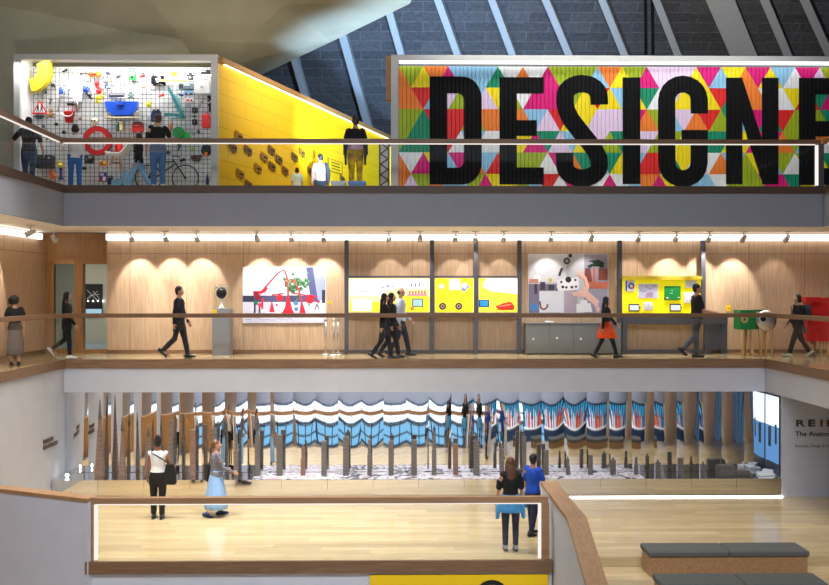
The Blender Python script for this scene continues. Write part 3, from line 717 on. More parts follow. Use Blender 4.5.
g = G().use(W_DOOR).zprism([(xa_+nv_.x*.14, ya-.05+nv_.y*.14), (xb_+nv_.x*.14, yb_+nv_.y*.14), (xb_-nv_.x*.34, yb_-nv_.y*.34), (xa_-.0, ya+1.05), (xa_, ya-.05)], zT-.12, zT); struct('trim_9', g)
g = G().use(emis('warm_strip', (1, .9, .62), 3)).zprism([(xa_+nv_.x*.02+dv.x*.2, ya+dv.y*.2+nv_.y*.02), (xb_+nv_.x*.02, yb_+nv_.y*.02), (xb_+nv_.x*.08, yb_+nv_.y*.08), (xa_+nv_.x*.08+dv.x*.2, ya+dv.y*.2+nv_.y*.08)], zT-.135, zT-.121); tag(g.obj('cove_light'), 'light strip under the oak cap of the tall yellow wall', 'light')
# end wall closing the yellow bay
g = G().use(YELLOW).box(xb_, X(400, 37.2), 37.2, 37.4, L2, Z(146, 37.2, 390)); struct('wall_back', g)
cards = [(113, 348), (88, 392), (150, 405), (215, 432), (245, 405), (275, 442), (368, 415), (338, 432), (247, 470), (118, 500), (300, 488), (152, 545), (190, 478), (400, 490), (530, 520)]
brn = mat('brown_card', srgb(120, 84, 24), .6); brn2 = mat('tan_card', srgb(164, 120, 26), .6)
def on_wall(px):       # wall distance for an image column
    lo, hi = ya, yb_
    for _ in range(40):
        m_ = (lo+hi)/2; xw = xa_+(xb_-xa_)*(m_-ya)/(yb_-ya)
        if X(px, m_) > xw: lo = m_
        else: hi = m_
    return m_
for i, (cx, cy) in enumerate(cards):
    px, py = cx/4.037+210, cy/4.037+50; Yc = on_wall(px); xw = xa_+(xb_-xa_)*(Yc-ya)/(yb_-ya); zc_ = Z(py, Yc, px)
    c0 = V((xw, Yc, zc_))+nv_*.03; a_ = dv*.20; up = V((0, 0, .095)); sk = V((0, 0, -.04))
    g = G().use(brn if i % 3 else brn2)
    q = [c0-a_-up-sk, c0+a_-up+sk, c0+a_+up+sk, c0-a_+up-sk]; k = len(g.v); g.v += [tuple(p) for p in q]+[tuple(p+nv_*.012) for p in q]
    for f_ in ((0, 1, 2, 3), (7, 6, 5, 4), (0, 4, 5, 1), (1, 5, 6, 2), (2, 6, 7, 3), (3, 7, 4, 0)): g.face([k+j for j in f_])
    g.use(BLACK); c1 = c0+nv_*.02+a_*.2; g.tube([tuple(c1-a_*.5), tuple(c1+a_*.6+sk*.3)], .015, 6); g.tube([tuple(c0+nv_*.03-up), tuple(c0+nv_*.03-up*1.7-a_*.3)], .012, 6)
    thing(g, 'wall_card', 'dark tilted card on the yellow wall, '+ORD[i]+' of the cluster', 'card', 'tilted cards on the yellow wall')
px, py = 334, 166.5; Yc = on_wall(px)-.02; c0 = V((xa_+(xb_-xa_)*(Yc-ya)/(yb_-ya), Yc, Z(py, Yc, px)))+nv_*.03
g = G().use(brn2); a_ = dv*.62; up = V((0, 0, .2))
def plate(g, c, a_, up, th):
    q = [c-a_-up, c+a_-up, c+a_+up, c-a_+up]; k = len(g.v); g.v += [tuple(p) for p in q]+[tuple(p+nv_*th) for p in q]
    for f_ in ((0, 1, 2, 3), (7, 6, 5, 4), (0, 4, 5, 1), (1, 5, 6, 2), (2, 6, 7, 3), (3, 7, 4, 0)): g.face([k+j for j in f_])
plate(g, c0, a_, up, .03); g.use(YELLOW); plate(g, c0+nv_*.031, a_*.85, up*.85, .006); g.use(brn)
for s_ in (-.5, 0, .5): plate(g, c0+nv_*.038+up*s_, a_*.6, up*.1, .004)
thing(g, 'framed_notice', 'brown framed notice on the yellow wall right of the cards', 'picture')
# low show tables by the man
for i, (p0_, p1_, c_) in enumerate(((331, 346, WHITE), (348, 366, mat('blue_case', srgb(120, 160, 220), .4)))):
    g = G().use(c_).box(X(p0_, 23.4), X(p1_, 23.4), 23.3, 23.6, L2+.10, L2+.17).box(X(p0_+1, 23.4), X(p1_-1, 23.4), 23.33, 23.57, L2+.02, L2+.10)
    g.use(GLS).box(X(p0_+1, 23.4), X(p1_-1, 23.4), 23.34, 23.56, L2+.171, L2+.24)
    thing(g.use(BLACK).box(X(p0_+2, 23.4), X(p1_-2, 23.4), 23.35, 23.5, L2+.0, L2+.02), 'display_case', ('white' if i == 0 else 'light blue')+' low display case at the feet of the man in yellow trousers', 'display case')
# ================================================================ TOP LEVEL: object wall at left
YB = 25.36; YQ = 24.6
def wx(px, Y=YB-.12): return X(px, Y)
def wz(py, Y=YB-.12, px=115): return Z(py, Y, px)
root = empty('display_alcove', (wx(115), YQ, L2), 'white lit alcove with black wire grid full of everyday objects', 'display')
xo0, xi0, xi1, xo1 = X(13.7, YQ), X(19.7, YQ), X(211, YQ), X(217.5, YQ); zo, zi = Z(54.2, YQ, 115), Z(59.7, YQ, 115)
xbr = X(219, YB)
g = G().use(FRAMEW).box(xo0, xi0, YQ, YQ+.12, L2, zo).box(xi1, xo1, YQ, YQ+.12, L2, zo).box(xi0, xi1, YQ, YQ+.12, zi, zo); g.obj('frame', root)
g = G().use(WHITE).box(xo0, xi0-.001, YQ+.12, YB+.1, L2, zo).box(xi0, xo1, YB+.04, YB+.1, L2, zi).box(xi0, xo1, YQ+.12, YB+.1, zi+.12, zo).box(xo1-.08, xo1, YQ+.12, YB+.04, L2, zi); g.obj('lining', root)
g = G().use(emis('alcove_tube', (1, 1, .99), 28)).box(xi0+.2, xi1-.2, YQ+.13, YQ+.2, zi+.05, zi+.1); g.obj('light_tube', root)['label'] = 'bright tube along the head of the alcove'
g = G().use(BLACK); gx0, gx1 = wx(32), xo1-.1; gz1 = wz(67.5); k = 0; x = gx0
while x < gx1: g.box(x-.0045, x+.0045, YB-.02, YB-.008, L2+.02, gz1); x += .1115
z = gz1
while z > L2: g.box(gx0, gx1, YB-.032, YB-.02, z-.0045, z+.0045); z -= .1115
g.obj('wire_grid', root)
yo = YB-.035
S = F/YB
def m_(px): return px/S
def T(name, label, cat, g): return thing(g, name, label, cat, 'objects on the wire grid')
def at(px, py, d=.1): return (wx(px), yo-d, wz(py))
def poly(g, pts, d0=.0, d1=.05): return g.prism([(wx(a), wz(b)) for a, b in pts], yo-d1, yo-d0)
def disc(g, px, py, r, d0=0, d1=.05, n=20): return g.lathe([(m_(r), yo-d0), (m_(r), yo-d1)], (wx(px), 0, wz(py)), n, 'Y', False)
def rod(g, pts, r, d=.06, n=6): return g.tube([(wx(a), yo-d, wz(b)) for a, b in pts], r, n)
YEL = mat('yellow_plastic', srgb(248, 226, 20), .45); BRN = mat('brown_plush', srgb(140, 110, 70), .9); NAVY = mat('navy_cloth', srgb(28, 44, 84), .8); CREAM = mat('cream', srgb(235, 225, 190), .6)
LBL = mat('light_blue_plastic', srgb(130, 180, 215), .4); OLV = mat('olive', srgb(130, 135, 50), .6); LGR = mat('light_grey_plastic', srgb(180, 184, 188), .5); LIME = mat('bright_green', srgb(30, 185, 60), .4); VIOL = mat('violet_blue', srgb(70, 60, 150), .5)
# yellow umbrella canopy seen edge on
g = G().use(YEL); cx, cz_ = wx(30), wz(71)
for i in range(7): g.ring(cx, cz_, m_(22.5), m_(10.5+.5*(i % 2)), yo-.3+.02*(i % 2), yo-.05, 5, R(-78+15*i), R(-78+15*(i+1)-1))
g.use(STEEL).tube([(cx+.05, yo-.2, cz_-.03), (cx+m_(14), yo-.2, cz_-m_(12))], .012)
T('umbrella', 'large yellow curved umbrella in the upper left corner of the alcove', 'umbrella', g)
tri = lambda cx, cy, s: [(cx, cy-s*.95), (cx+s*.92, cy+s*.66), (cx-s*.92, cy+s*.66)]
g = poly(G().use(RED), tri(39, 108, 8.6), 0, .03); g.use(WHITE); poly(g, tri(39, 108.3, 6), .03, .04); g.use(BLACK)
for q, s in ((37.3, 1.), (41, .85)):
    disc(g, q, 105.6, .9*s, .04, .05, 10); poly(g, [(q-1, 106.6), (q+1, 106.6), (q+.8, 109.3), (q-.8, 109.3)], .04, .05); poly(g, [(q-1, 109.2), (q-.1, 109.2), (q-.9, 111.6), (q-1.7, 111.4)], .04, .05); poly(g, [(q, 109.2), (q+.9, 109.2), (q+1.6, 111.6), (q+.8, 111.6)], .04, .05)
T('warning_sign', 'triangular red bordered warning sign with two children walking', 'sign', g)
g = G().use(BLACK); poly(g, [(32.5, 115.8), (43, 115.8), (43, 117), (32.5, 117)], 0, .02); poly(g, [(35, 117.6), (41, 117.6), (41, 118.4), (35, 118.4)], 0, .02); T('name_plate', 'thin dark plate under the triangular warning sign', 'plate', g)
def teddy(px, py, s, m, name, lab):
    g = G().use(m); c = at(px, py, .08); q = m_(s)
    g.ball(c, (q, q*.8, q*1.1)).ball((c[0], c[1], c[2]+q*1.5), q*.75); 
    for sx in (-1, 1): g.ball((c[0]+sx*q*.6, c[1], c[2]+q*2.1), q*.3, 8, 6); g.tube([c, (c[0]+sx*q*1.3, c[1]-.03, c[2]-q*1.1)], [q*.5, q*.35], 8, cap='round'); g.tube([(c[0], c[1], c[2]+q*.6), (c[0]+sx*q*1.4, c[1]-.03, c[2]+q*.2)], [q*.35, q*.28], 8, cap='round')
    T(name, lab, 'toy', g)
teddy(51, 115, 2.6, BRN, 'teddy_bear', 'brown teddy bear right of the triangular sign'); teddy(50, 137, 2.3, BRN, 'teddy_bear', 'brown bear below the first one, half behind the sloping rail'); teddy(131, 96, 2., mat('green_grey', srgb(90, 120, 100), .7), 'toy_figure', 'grey green toy figure below the bright green bag')
def bucket(px, py, w, h, m, lab):
    g = G().use(m).lathe([(m_(w)*.36, wz(py+h/2)), (m_(w)*.5, wz(py-h/2)), (m_(w)*.53, wz(py-h/2)), (m_(w)*.53, wz(py-h/2)+.02), (m_(w)*.45, wz(py-h/2)+.02)], (wx(px), yo-m_(w)*.55, 0), 18)
    r = empty('bucket', at(px, py+h/2, m_(w)*.55), lab, 'bucket', 'objects on the wire grid'); g.obj('pail', r)
    h_ = G().use(WHITE).tube([(wx(px)+m_(w)*.5*cos(R(a)), yo-m_(w)*1.08, wz(py-h/2+1)-m_(w)*.35*sin(R(a))) for a in range(0, 181, 20)], .012, 6); h_.obj('handle', r)['label'] = 'white hoop handle'
bucket(70, 118, 10, 9.5, RED, 'red bucket with white handle left of the ring sign')
# white shirt
g = G().use(WHITE); poly(g, [(68, 78), (72, 77), (76, 79), (80, 77), (84, 78.5), (86, 88), (83, 89), (82, 85), (81, 101), (70, 101), (70, 85), (68.5, 89), (65.5, 88)], 0, .04); T('shirt', 'white short-sleeved shirt pinned left of the violin', 'shirt', g)
g = G().use(BLUE).lathe([(.05, 0), (.05, .12), (.02, .15), (.02, .18)], (wx(60.5), yo-.06, wz(94)), 12); T('bottle', 'small blue bottle left of the white shirt', 'bottle', g)
g = G().use(STEEL); rod(g, [(58, 112), (59, 97), (73, 97), (76, 111)], .022); rod(g, [(76, 96), (78, 112)], .03); T('walking_frame', 'grey metal frame with bent legs below the white shirt', 'frame', g)
g = G().use(BLACK); rod(g, [(67, 104), (75, 104)], .035); rod(g, [(75, 104), (75, 109)], .02); T('bracket', 'black bracket above the red bucket', 'tool', g)
# violin
r = empty('violin', at(95, 78, .06), 'orange violin lying sideways in the top row', 'violin', 'objects on the wire grid')
g = G().use(ORANGE).ball(at(91.5, 74.5), (m_(3), .045, m_(2.7))).ball(at(98.5, 74.5), (m_(3.4), .045, m_(3.1))).ball(at(95, 74.5), (m_(3), .04, m_(1.7))); g.obj('body', r)
g = G().use(mat('violin_neck', srgb(80, 50, 30), .5)); rod(g, [(97, 74.5), (82, 74.5)], .02, .15); g.ball(at(81.5, 74.5, .14), .035); g.obj('neck', r)
# telephone handset
g = G().use(RED); rod(g, [(97, 83.5), (96.5, 86), (98.5, 88), (100, 90), (99, 92)], .045, .07, 8); g.ball(at(97, 83.5, .09), .07).ball(at(99, 91.5, .09), .075); T('telephone_handset', 'red curved telephone handset under the violin', 'telephone', g)
g = G().use(BLUE).lathe([(m_(1.7), 0), (m_(2.4), m_(6)), (m_(2.0), m_(6)), (m_(1.4), .02)], (wx(85.5), yo-.1, wz(92.5)), 14); rod(g.use(BLUE), [(87.5, 87.5), (89.5, 88.5), (89.3, 91), (87.3, 92)], .014, .1); T('mug', 'blue mug below the violin neck', 'mug', g)
g = G().use(BLACK); g.ball(at(89, 95.5), (m_(2), .05, m_(1.4))); rod(g, [(86, 93), (89, 96), (92, 99)], .02); rod(g, [(92, 94), (88, 98)], .015); T('scissors', 'dark open scissors under the blue mug', 'scissors', g)
g = G().use(YEL); g.ball(at(99, 98, .1), (m_(3.2), .09, m_(2.4))).ball(at(98, 102, .1), (m_(2), .08, m_(2))).ball(at(102.5, 96.5, .1), (m_(1.7), .07, m_(1.2))); g.use(OLV).ball(at(98.3, 101.5, .16), (m_(1), .04, m_(1))); T('plastic_duck', 'yellow plastic duck left of the blue carrier bag', 'toy', g)
def boxy(name, label, cat, px0, py0, px1, py1, m, d=.06, face=None, extra=None):
    g = G().use(m).box(wx(px0), wx(px1), yo-d, yo, wz(py1), wz(py0), .008)
    if face:
        for (a, b, c, e_, mm) in face: g.use(mm).box(wx(a), wx(c), yo-d-.006, yo-d+.001, wz(e_), wz(b))
    if extra: extra(g)
    return T(name, label, cat, g)
boxy('mobile_phone', 'small black mobile phone right of the violin', 'phone', 116.3, 71.5, 119.7, 77.8, BLACKG, .04, [(116.9, 72.3, 119.1, 75, LGR)])
boxy('keyboard', 'dark grey narrow keyboard above the blue carrier bag', 'keyboard', 108.3, 92.5, 123.3, 96.6, DGREY, .05, [(109+1.8*i, 93.3, 110.3+1.8*i, 94.4, LGR) for i in range(8)]+[(109+1.8*i, 94.9, 110.3+1.8*i, 95.9, BLACK) for i in range(8)])
g = G().use(LIME); poly(g, [(128.5, 71), (130.5, 69.7), (133, 69.7), (135, 71), (135, 79.5), (128.5, 79.5)], 0, .06); g.use(WHITE); poly(g, [(129.8, 72), (133.8, 72), (133.8, 75), (129.8, 75)], .06, .07); g.use(BLACK).ball(at(131.8, 76.8, .07), (m_(1.6), .02, m_(1.2))); T('green_bag', 'bright green bag with white label in the top row', 'bag', g)
# large blue carrier bag
r = empty('carrier_bag', at(122, 115.5, .1), 'large blue plastic carrier bag in the middle of the grid', 'bag', 'objects on the wire grid')
g = G().use(BLUE); pts = [(105.7, 102), (138, 102), (137.6, 107.5), (135.5, 112), (131, 115.4), (114, 115.4), (109.5, 112.5), (106.3, 107.5)]
poly(g, pts, 0, .16); g.obj('sack', r); g = G().use(mat('dark_blue_strap', srgb(10, 44, 140), .5)); rod(g, [(118, 103), (118.5, 106), (124.5, 106), (125, 103)], .022, .18); g.obj('handle', r)
boxy('wall_shelf', 'thin cream shelf under the blue carrier bag', 'shelf', 104, 117.2, 141, 118.3, CREAM, .16)
g = G().use(YEL).lathe([(.01, wz(107.5)), (m_(2), wz(106.5)), (m_(2.6), wz(104.5)), (m_(2), wz(102)), (.01, wz(100.7))], (wx(148.5), yo-.1, 0), 14); T('yellow_bottle', 'yellow egg-shaped bottle right of the blue carrier bag', 'bottle', g)
# electric guitar
r = empty('electric_guitar', at(160, 84, .06), 'black and white electric guitar lying sideways near the top', 'guitar', 'objects on the wire grid')
g = G().use(BLACKG); poly(g, [(151, 76), (153, 74.4), (156, 75.5), (159, 76), (162.5, 74.8), (164, 76), (163.5, 78.5), (165, 81), (165.5, 84), (163.5, 85), (160.5, 82.8), (157, 83.5), (153.5, 85.5), (151, 83)], 0, .05); g.obj('body', r)
g = G().use(WHITE); poly(g, [(155, 78.2), (160, 77.2), (161, 81), (156.5, 82)], .05, .06); g.obj('pickguard', r)
g = G().use(mat('guitar_neck', srgb(230, 190, 90), .5)); poly(g, [(160, 79.3), (184, 79.8), (184, 81.6), (160, 81.3)], .05, .08); poly(g, [(184, 79.2), (187.5, 79.3), (188, 80.8), (184, 82)], .05, .08); g.obj('neck', r)
g = G().use(YEL); [g.ball(at(a, b, .06), (m_(c), .05, m_(c*.8))) for a, b, c in ((171.5, 71.5, 1.8), (174.5, 72.5, 2.4), (176.5, 74.5, 1.6), (173, 74.5, 1.7))]; T('sponge', 'yellow lumpy sponge above the guitar neck', 'sponge', g)
g = G().use(BLACK); poly(g, [(186, 74), (194, 74), (194, 75.6), (186, 75.6)], 0, .05); poly(g, [(188, 71.8), (191.5, 71.8), (192, 74), (188, 74)], 0, .06); poly(g, [(187.5, 75.6), (192, 75.6), (193, 79), (187.5, 79)], 0, .05); disc(g.use(LGR), 190, 77, 1.2, .05, .09, 12); T('camera', 'black folding camera in the top row right of the sponge', 'camera', g)
boxy('car_radio', 'grey blue radio box under the guitar neck', 'radio', 178.5, 83, 193.5, 89, mat('blue_grey', srgb(92, 112, 122), .5), .1, [(179.5, 84, 183, 88, BLACK), (184, 84, 190, 85.5, LGR)])
boxy('toy_truck', 'light blue toy truck under the grey radio', 'toy', 184, 90, 192.5, 93, LBL, .06, None, lambda g: [disc(g.use(BLACK), a, 93.3, 1, 0, .07, 12) for a in (186, 190.5)])
boxy('white_appliance', 'white square appliance at the right end of the grid', 'appliance', 195.5, 79.5, 210.5, 94.5, WHITE, .25, [(197, 80.3, 209, 81, LGR)], lambda g: disc(g.use(LGR), 203, 88, 1.2, .25, .27, 12))
boxy('video_player', 'black flat player in the top right corner of the alcove', 'player', 200.5, 69.7, 210.5, 73.4, BLACK, .12, [(201.5, 70.6, 206, 71.8, LGR)])
# folding teal desk lamp
r = empty('folding_lamp', at(175, 118, .08), 'tall teal folding arm lamp bent at a sharp angle', 'lamp', 'objects on the wire grid')
g = G().use(TEAL); [poly(g, q, a, b) for q, a, b in (([(167, 87.5), (169.5, 86.8), (185, 117.5), (181.5, 117.8)], .02, .07), ([(164, 113), (181, 114), (181.5, 117), (164, 115.5)], .07, .12))]; g.obj('arm', r)
g = G().use(mat('pale_teal', srgb(120, 175, 178), .5)); poly(g, [(172, 92), (179, 98.5), (183.5, 116), (181, 114), (176, 102)], 0, .02); poly(g, [(168, 118), (183, 116.5), (184.5, 118.6), (170, 119)], .02, .05); rod(g, [(174, 105), (180, 106.5), (176, 110), (183, 111)], .03, .03); g.obj('counter_arm', r)
g = G().use(VIOL).ball(at(181.5, 95, .1), (m_(2.3), .07, m_(1.2))); g.use(BLACK).ball(at(180, 94.3, .15), (m_(1), .03, m_(.8))); T('goggles', 'dark goggles right of the lamp tip', 'goggles', g)
g = G().use(WHITE); poly(g, [(184.5, 98.5), (187, 97.5), (192, 97.5), (194, 99.5), (193, 102), (187, 102.5), (184.5, 101)], 0, .09); g.use(RED); poly(g, [(186, 99.5), (189, 99), (190, 101), (186.5, 101.2)], .09, .1); g.use(BLACK); poly(g, [(190.5, 99.3), (192.5, 99.3), (192.5, 101), (190.5, 101)], .09, .1); T('trainer', 'white red and black sports shoe above the two clocks', 'shoe', g)
for i, py in enumerate((110, 122)):
    g = G().use(BLACK); poly(g, [(191.8, py-2.4), (192.6, py-3.2), (196, py-3.2), (196.9, py-2.4), (196.9, py+1.5), (196, py+2.5), (192.6, py+2.5), (191.8, py+1.5)], 0, .06); disc(g, 194.3, py-.2, 2, .06, .08); disc(g.use(LGR), 194.3, py-.2, .5, .08, .09, 10); T('wall_clock', ('upper' if i == 0 else 'lower')+' of two black rounded clocks left of the red bag', 'clock', g)
disc_g = G().use(BLACK); disc(disc_g, 194.3, 116, .8, 0, .05, 12); rod(disc_g, [(192.5, 116), (196, 116)], .02); T('padlock', 'tiny black lock between the two black clocks', 'lock', disc_g)
r = empty('shopping_bag', at(206, 127.5, .1), 'red rectangular bag at the right edge of the grid', 'bag', 'objects on the wire grid'); g = G().use(RED).box(wx(202), wx(210), yo-.14, yo, wz(127.5), wz(114.5), .01); g.obj('body', r)
g = G().use(RED); rod(g, [(205, 114.5), (205.5, 112.5), (207, 112.5), (207.5, 114.5)], .014, .08); g.obj('handle', r)
g = G().use(BLACK); rod(g, [(207.5, 97), (209.5, 96), (210, 99), (208, 101)], .04); rod(g, [(210, 102.5), (209.5, 111)], .035); rod(g, [(208, 104), (210, 106)], .03); T('power_drill', 'black drill-like tool above the red bag', 'tool', g)
g = disc(G().use(GREEN), 178.6, 132.6, 5.8, .05, .12, 28); T('round_tray', 'larger dark green round tray above the bicycle', 'tray', g)
g = disc(G().use(LIME), 186.3, 135, 3.6, 0, .08, 24); T('round_tray', 'smaller bright green round tray beside the dark green one', 'tray', g)
boxy('toolbox', 'red plastic toolbox with dark lid between the ring sign and the couple', 'toolbox', 132.6, 125.5, 143, 132, RED, .18, [(133, 126, 142.6, 127.2, BLACK)], lambda g: rod(g.use(BLACK), [(134.5, 125), (135, 122.9), (140.5, 122.9), (141, 125)], .03, .09))
boxy('open_tray', 'open dark tray above the red toolbox', 'tray', 132.8, 122.5, 142.8, 124.6, mat('dark_red', srgb(90, 20, 20), .5), .12)
# ring sign
g = G().use(RED).ring(wx(97.6, YB-.35), wz(141, YB-.35), m_(14), m_(9.3), yo-.36, yo-.28, 48); g.use(BLACK).ring(wx(97.6, YB-.35), wz(141, YB-.35), m_(14.4), m_(14), yo-.355, yo-.28, 48); g.use(STEEL); rod(g, [(97.6, 128), (97.6, 127.6)], .02, .15)
g.tube([(wx(97.6), yo-.3, wz(129.5)), (wx(97.6), yo, wz(129.5))], .02); T('ring_sign', 'big red ring sign hanging in the lower left of the grid', 'sign', g)
g = G().use(RED); g.lathe([(m_(2.6), 0), (m_(3.6), m_(2)), (m_(3.6), m_(9)), (m_(2), m_(11)), (m_(1.2), m_(12))], (wx(119.3), yo-.12, wz(154.5)), 16); T('gas_bottle', 'dull red rounded canister left of the white chair', 'canister', g)
# moulded chair
r = empty('shell_chair', at(121, 174, .35), 'white moulded shell chair with crossed legs mounted on the grid', 'chair', 'objects on the wire grid')
g = G().use(WHITE)
sec = [(134, 144.5), (132.5, 147.5), (129.5, 152), (126, 156), (122, 157.3), (115, 156.5), (111, 155.5)]
k = len(g.v); nn_ = 9
for (a, b) in sec:
    for j in range(nn_):
        t_ = -1+2*j/(nn_-1); g.v.append((wx(a), yo-.36+t_*.22, wz(b)+.05*t_*t_))
for i in range(len(sec)-1):
    for j in range(nn_-1): g.face([k+i*nn_+j, k+i*nn_+j+1, k+(i+1)*nn_+j+1, k+(i+1)*nn_+j], True)
o = g.obj('seat_shell', r); md = o.modifiers.new('thick', 'SOLIDIFY'); md.thickness = .03
for (a, b, c_, e_, d_) in ((117, 157, 110, 171, .5), (123, 157, 127, 173, .5), (117, 157, 113, 168, .2), (123, 157, 121, 170, .2)):
    G().use(W_LEG).tube([(wx(a), yo-.36, wz(b)), (wx(c_), yo-d_, wz(e_))], [.02, .014], 8).obj('leg', r)
g = G().use(BLACK); rod(g, [(113, 163), (126, 166)], .008, .4); rod(g, [(126, 163), (112, 166)], .008, .4); g.obj('wire_brace', r)
# bicycle
r = empty('bicycle', at(168, 190, .2), 'black bicycle hung low on the grid behind the couple', 'bicycle', 'objects on the wire grid')
for px in (186.3, 149.5):
    c = at(px, 178.5, .2); g = G().use(BLACK); n = 36; pts = [(c[0]+m_(12.8)*cos(2*pi*i/n), c[1], c[2]+m_(12.8)*sin(2*pi*i/n)) for i in range(n+1)]
    g.tube(pts, .016, 6, cap=False); g.tube([(c[0], c[1]-.05, c[2]), (c[0], c[1]+.05, c[2])], .025)
    w_ = g.obj('wheel', r); g = G().use(STEEL)
    for i in range(14): a = 2*pi*i/14; g.tube([c, (c[0]+m_(12.6)*cos(a), c[1], c[2]+m_(12.6)*sin(a))], .0025, 4)
    g.obj('spokes', r)
g = G().use(BLACK)
for q in ([(186.3, 178.5), (182, 172), (174, 160)], [(176.5, 164), (160, 176), (157, 163), (176, 162)], [(149.5, 178.5), (160, 176)], [(149.5, 178.5), (157, 164)]): rod(g, q, .018, .2, 8)
g.obj('frame', r); g = G().use(BLACK); rod(g, [(174, 160), (173.5, 157), (178, 156.5), (181, 158)], .015, .2); g.obj('handlebar', r)
g = G().use(BLACK).ball(at(156.5, 161, .2), (m_(3.4), .07, .035)); g.obj('saddle', r)
boxy('picture_card', 'small orange and green card below the ring sign', 'card', 98, 160.5, 106, 165.5, mat('card_orange', srgb(235, 120, 60), .5), .02, [(99.5, 161.5, 102, 164.5, GREEN), (102.6, 161.3, 105.4, 163, YEL)])
boxy('record_sleeve', 'purple and blue square sleeve low under the ring sign', 'sleeve', 98.5, 172, 105.8, 181.5, VIOL, .02, [(99.5, 173, 103, 175.5, PINK), (102, 176.5, 105, 180.5, WHITE), (99.3, 178, 101.2, 180.5, RED)])
boxy('storage_tin', 'dark blue tin standing right of the purple sleeve', 'tin', 107.8, 176, 112.2, 184.5, NAVY, .12, [(108.5, 177, 111.5, 178, LGR)])
g = G().use(ORANGE); 
for i in range(6): g.tube([(wx(50.5), yo-.08, wz(179)), (wx(50+i*1.2), yo-.06-.02*i, wz(172+.4*i*i/2))], [.02, .05], 8, cap='round')
T('orange_fan', 'orange fan-shaped object near the floor left of the woman in white', 'fan', g)
boxy('television', 'black television low on the left of the grid', 'television', 38, 156, 53.8, 168.5, BLACK, .3, [(39.5, 157.5, 50, 167, mat('dark_screen', (.03, .04, .05), .1)), (51, 158, 53, 160, LGR)])
boxy('radio', 'black portable radio right of the woman in white', 'radio', 84.5, 155.5, 93, 163, BLACK, .12, [(85.3, 157, 88, 161.5, DGREY), (89, 156.5, 92.4, 158.5, LGR)], lambda g: rod(g, [(85, 155), (86, 153.8), (92, 153.8), (92.6, 155)], .014, .06))
g = G().use(YEL).ball(at(60.5, 165.5, .1), (m_(2.7), .09, m_(2.3))).ball(at(60, 161.8, .1), m_(1.5)); g.use(ORANGE).ball(at(58.2, 162, .12), (m_(.9), .03, .015), 8, 6); T('rubber_duck', 'yellow rubber duck between the television and the woman in white', 'toy', g)
g = G().use(VIOL); rod(g, [(60.5, 170), (60.5, 178)], .035); rod(g, [(58, 178.5), (63, 178.5)], .03); g.ball(at(60.5, 169, .06), .05); T('screwdriver', 'violet handled tool under the rubber duck', 'tool', g)
g = G().use(mat('drone_brown', srgb(84, 50, 34), .6)); poly(g, [(192, 155.5), (201, 154.5), (201, 157), (192, 157.8)], 0, .08); poly(g, [(194, 158.5), (200, 157.5), (199.5, 160.8), (192.5, 161)], 0, .08); g.ball(at(193, 157, .05), .07); T('hand_plane', 'brown wooden tool left of the hanging satchel', 'tool', g)
g = G().use(BLACK); poly(g, [(201, 149), (203, 144.5), (210, 145), (210.5, 153), (207, 155), (203, 154), (201, 152)], 0, .08); g.use(ORANGE); poly(g, [(204.5, 152), (207.5, 152), (206.5, 157.5), (205, 157)], .08, .1); T('satchel', 'black satchel with an orange flap at the right edge above the bottle', 'bag', g)
g = G().use(NAVY).lathe([(m_(1.4), 0), (m_(1.5), m_(6)), (m_(.7), m_(8)), (m_(.7), m_(10))], (wx(207.3), yo-.08, wz(184.5)), 14); T('wine_bottle', 'dark bottle standing near the floor at the right edge', 'bottle', g)
g = G().use(LBL).lathe([(m_(3.6), 0), (m_(4), m_(10)), (m_(3.4), m_(13)), (m_(1.6), m_(14)), (m_(1.6), m_(15.5))], (wx(127.5), yo-.2, wz(186.5)), 16); T('water_canister', 'light blue water canister left of the striding woman', 'canister', g)
g = G().use(LBL); poly(g, [(112, 180), (121, 179), (124, 183), (120, 186), (112, 186)], 0, .15); T('storage_box', 'pale blue rounded box beside the light blue canister', 'box', g)
g = G().use(CREAM).ball(at(94.8, 121.5, .12), (m_(3.6), .1, m_(3.4))).ball(at(94, 125, .12), (m_(2.4), .08, m_(1.8))); g.use(BLACK).ball(at(93.4, 121.5, .215), .025, 8, 6).ball(at(96.2, 121.5, .215), .025, 8, 6); T('mask', 'pale cream mask above the ring sign', 'mask', g)
boxy('book', 'green book upright under the cream shelf', 'book', 116.2, 122.3, 118.5, 131, mat('book_green', srgb(40, 92, 78), .6), .12, [(116.5, 123.5, 118.2, 124.2, CREAM)])
boxy('book', 'cream book upright beside the green one', 'book', 119.7, 122, 123, 130.6, mat('book_cream', srgb(228, 216, 150), .6), .12, [(120.2, 123.5, 122.5, 124.2, BRN)])
g = G().use(NAVY); poly(g, [(152.5, 112), (154, 109.8), (159, 109.5), (160.7, 112), (160.7, 121), (151.3, 121), (151.8, 116)], 0, .16); g.use(mat('tan_collar', srgb(196, 150, 120), .7)); poly(g, [(155, 109.5), (158, 109.2), (157.5, 111), (155.5, 111)], .16, .18); T('denim_jacket', 'folded dark denim jacket hung above the man with the raised hand', 'jacket', g)
g = G().use(mat('salmon', srgb(240, 150, 120), .6)); poly(g, [(168, 124), (171, 123), (171.5, 128), (168.5, 129)], 0, .06); rod(g, [(169.5, 123), (169.8, 121.6)], .012); T('hot_water_bottle', 'small salmon bottle left of the green trays', 'bottle', g)
g = G().use(mat('salmon', (1, 1, 1))); rod(g, [(141, 87), (145.5, 86)], .035); rod(g, [(143, 85.5), (146, 85.3)], .02); T('hairbrush', 'salmon pink brush left of the guitar body', 'brush', g)
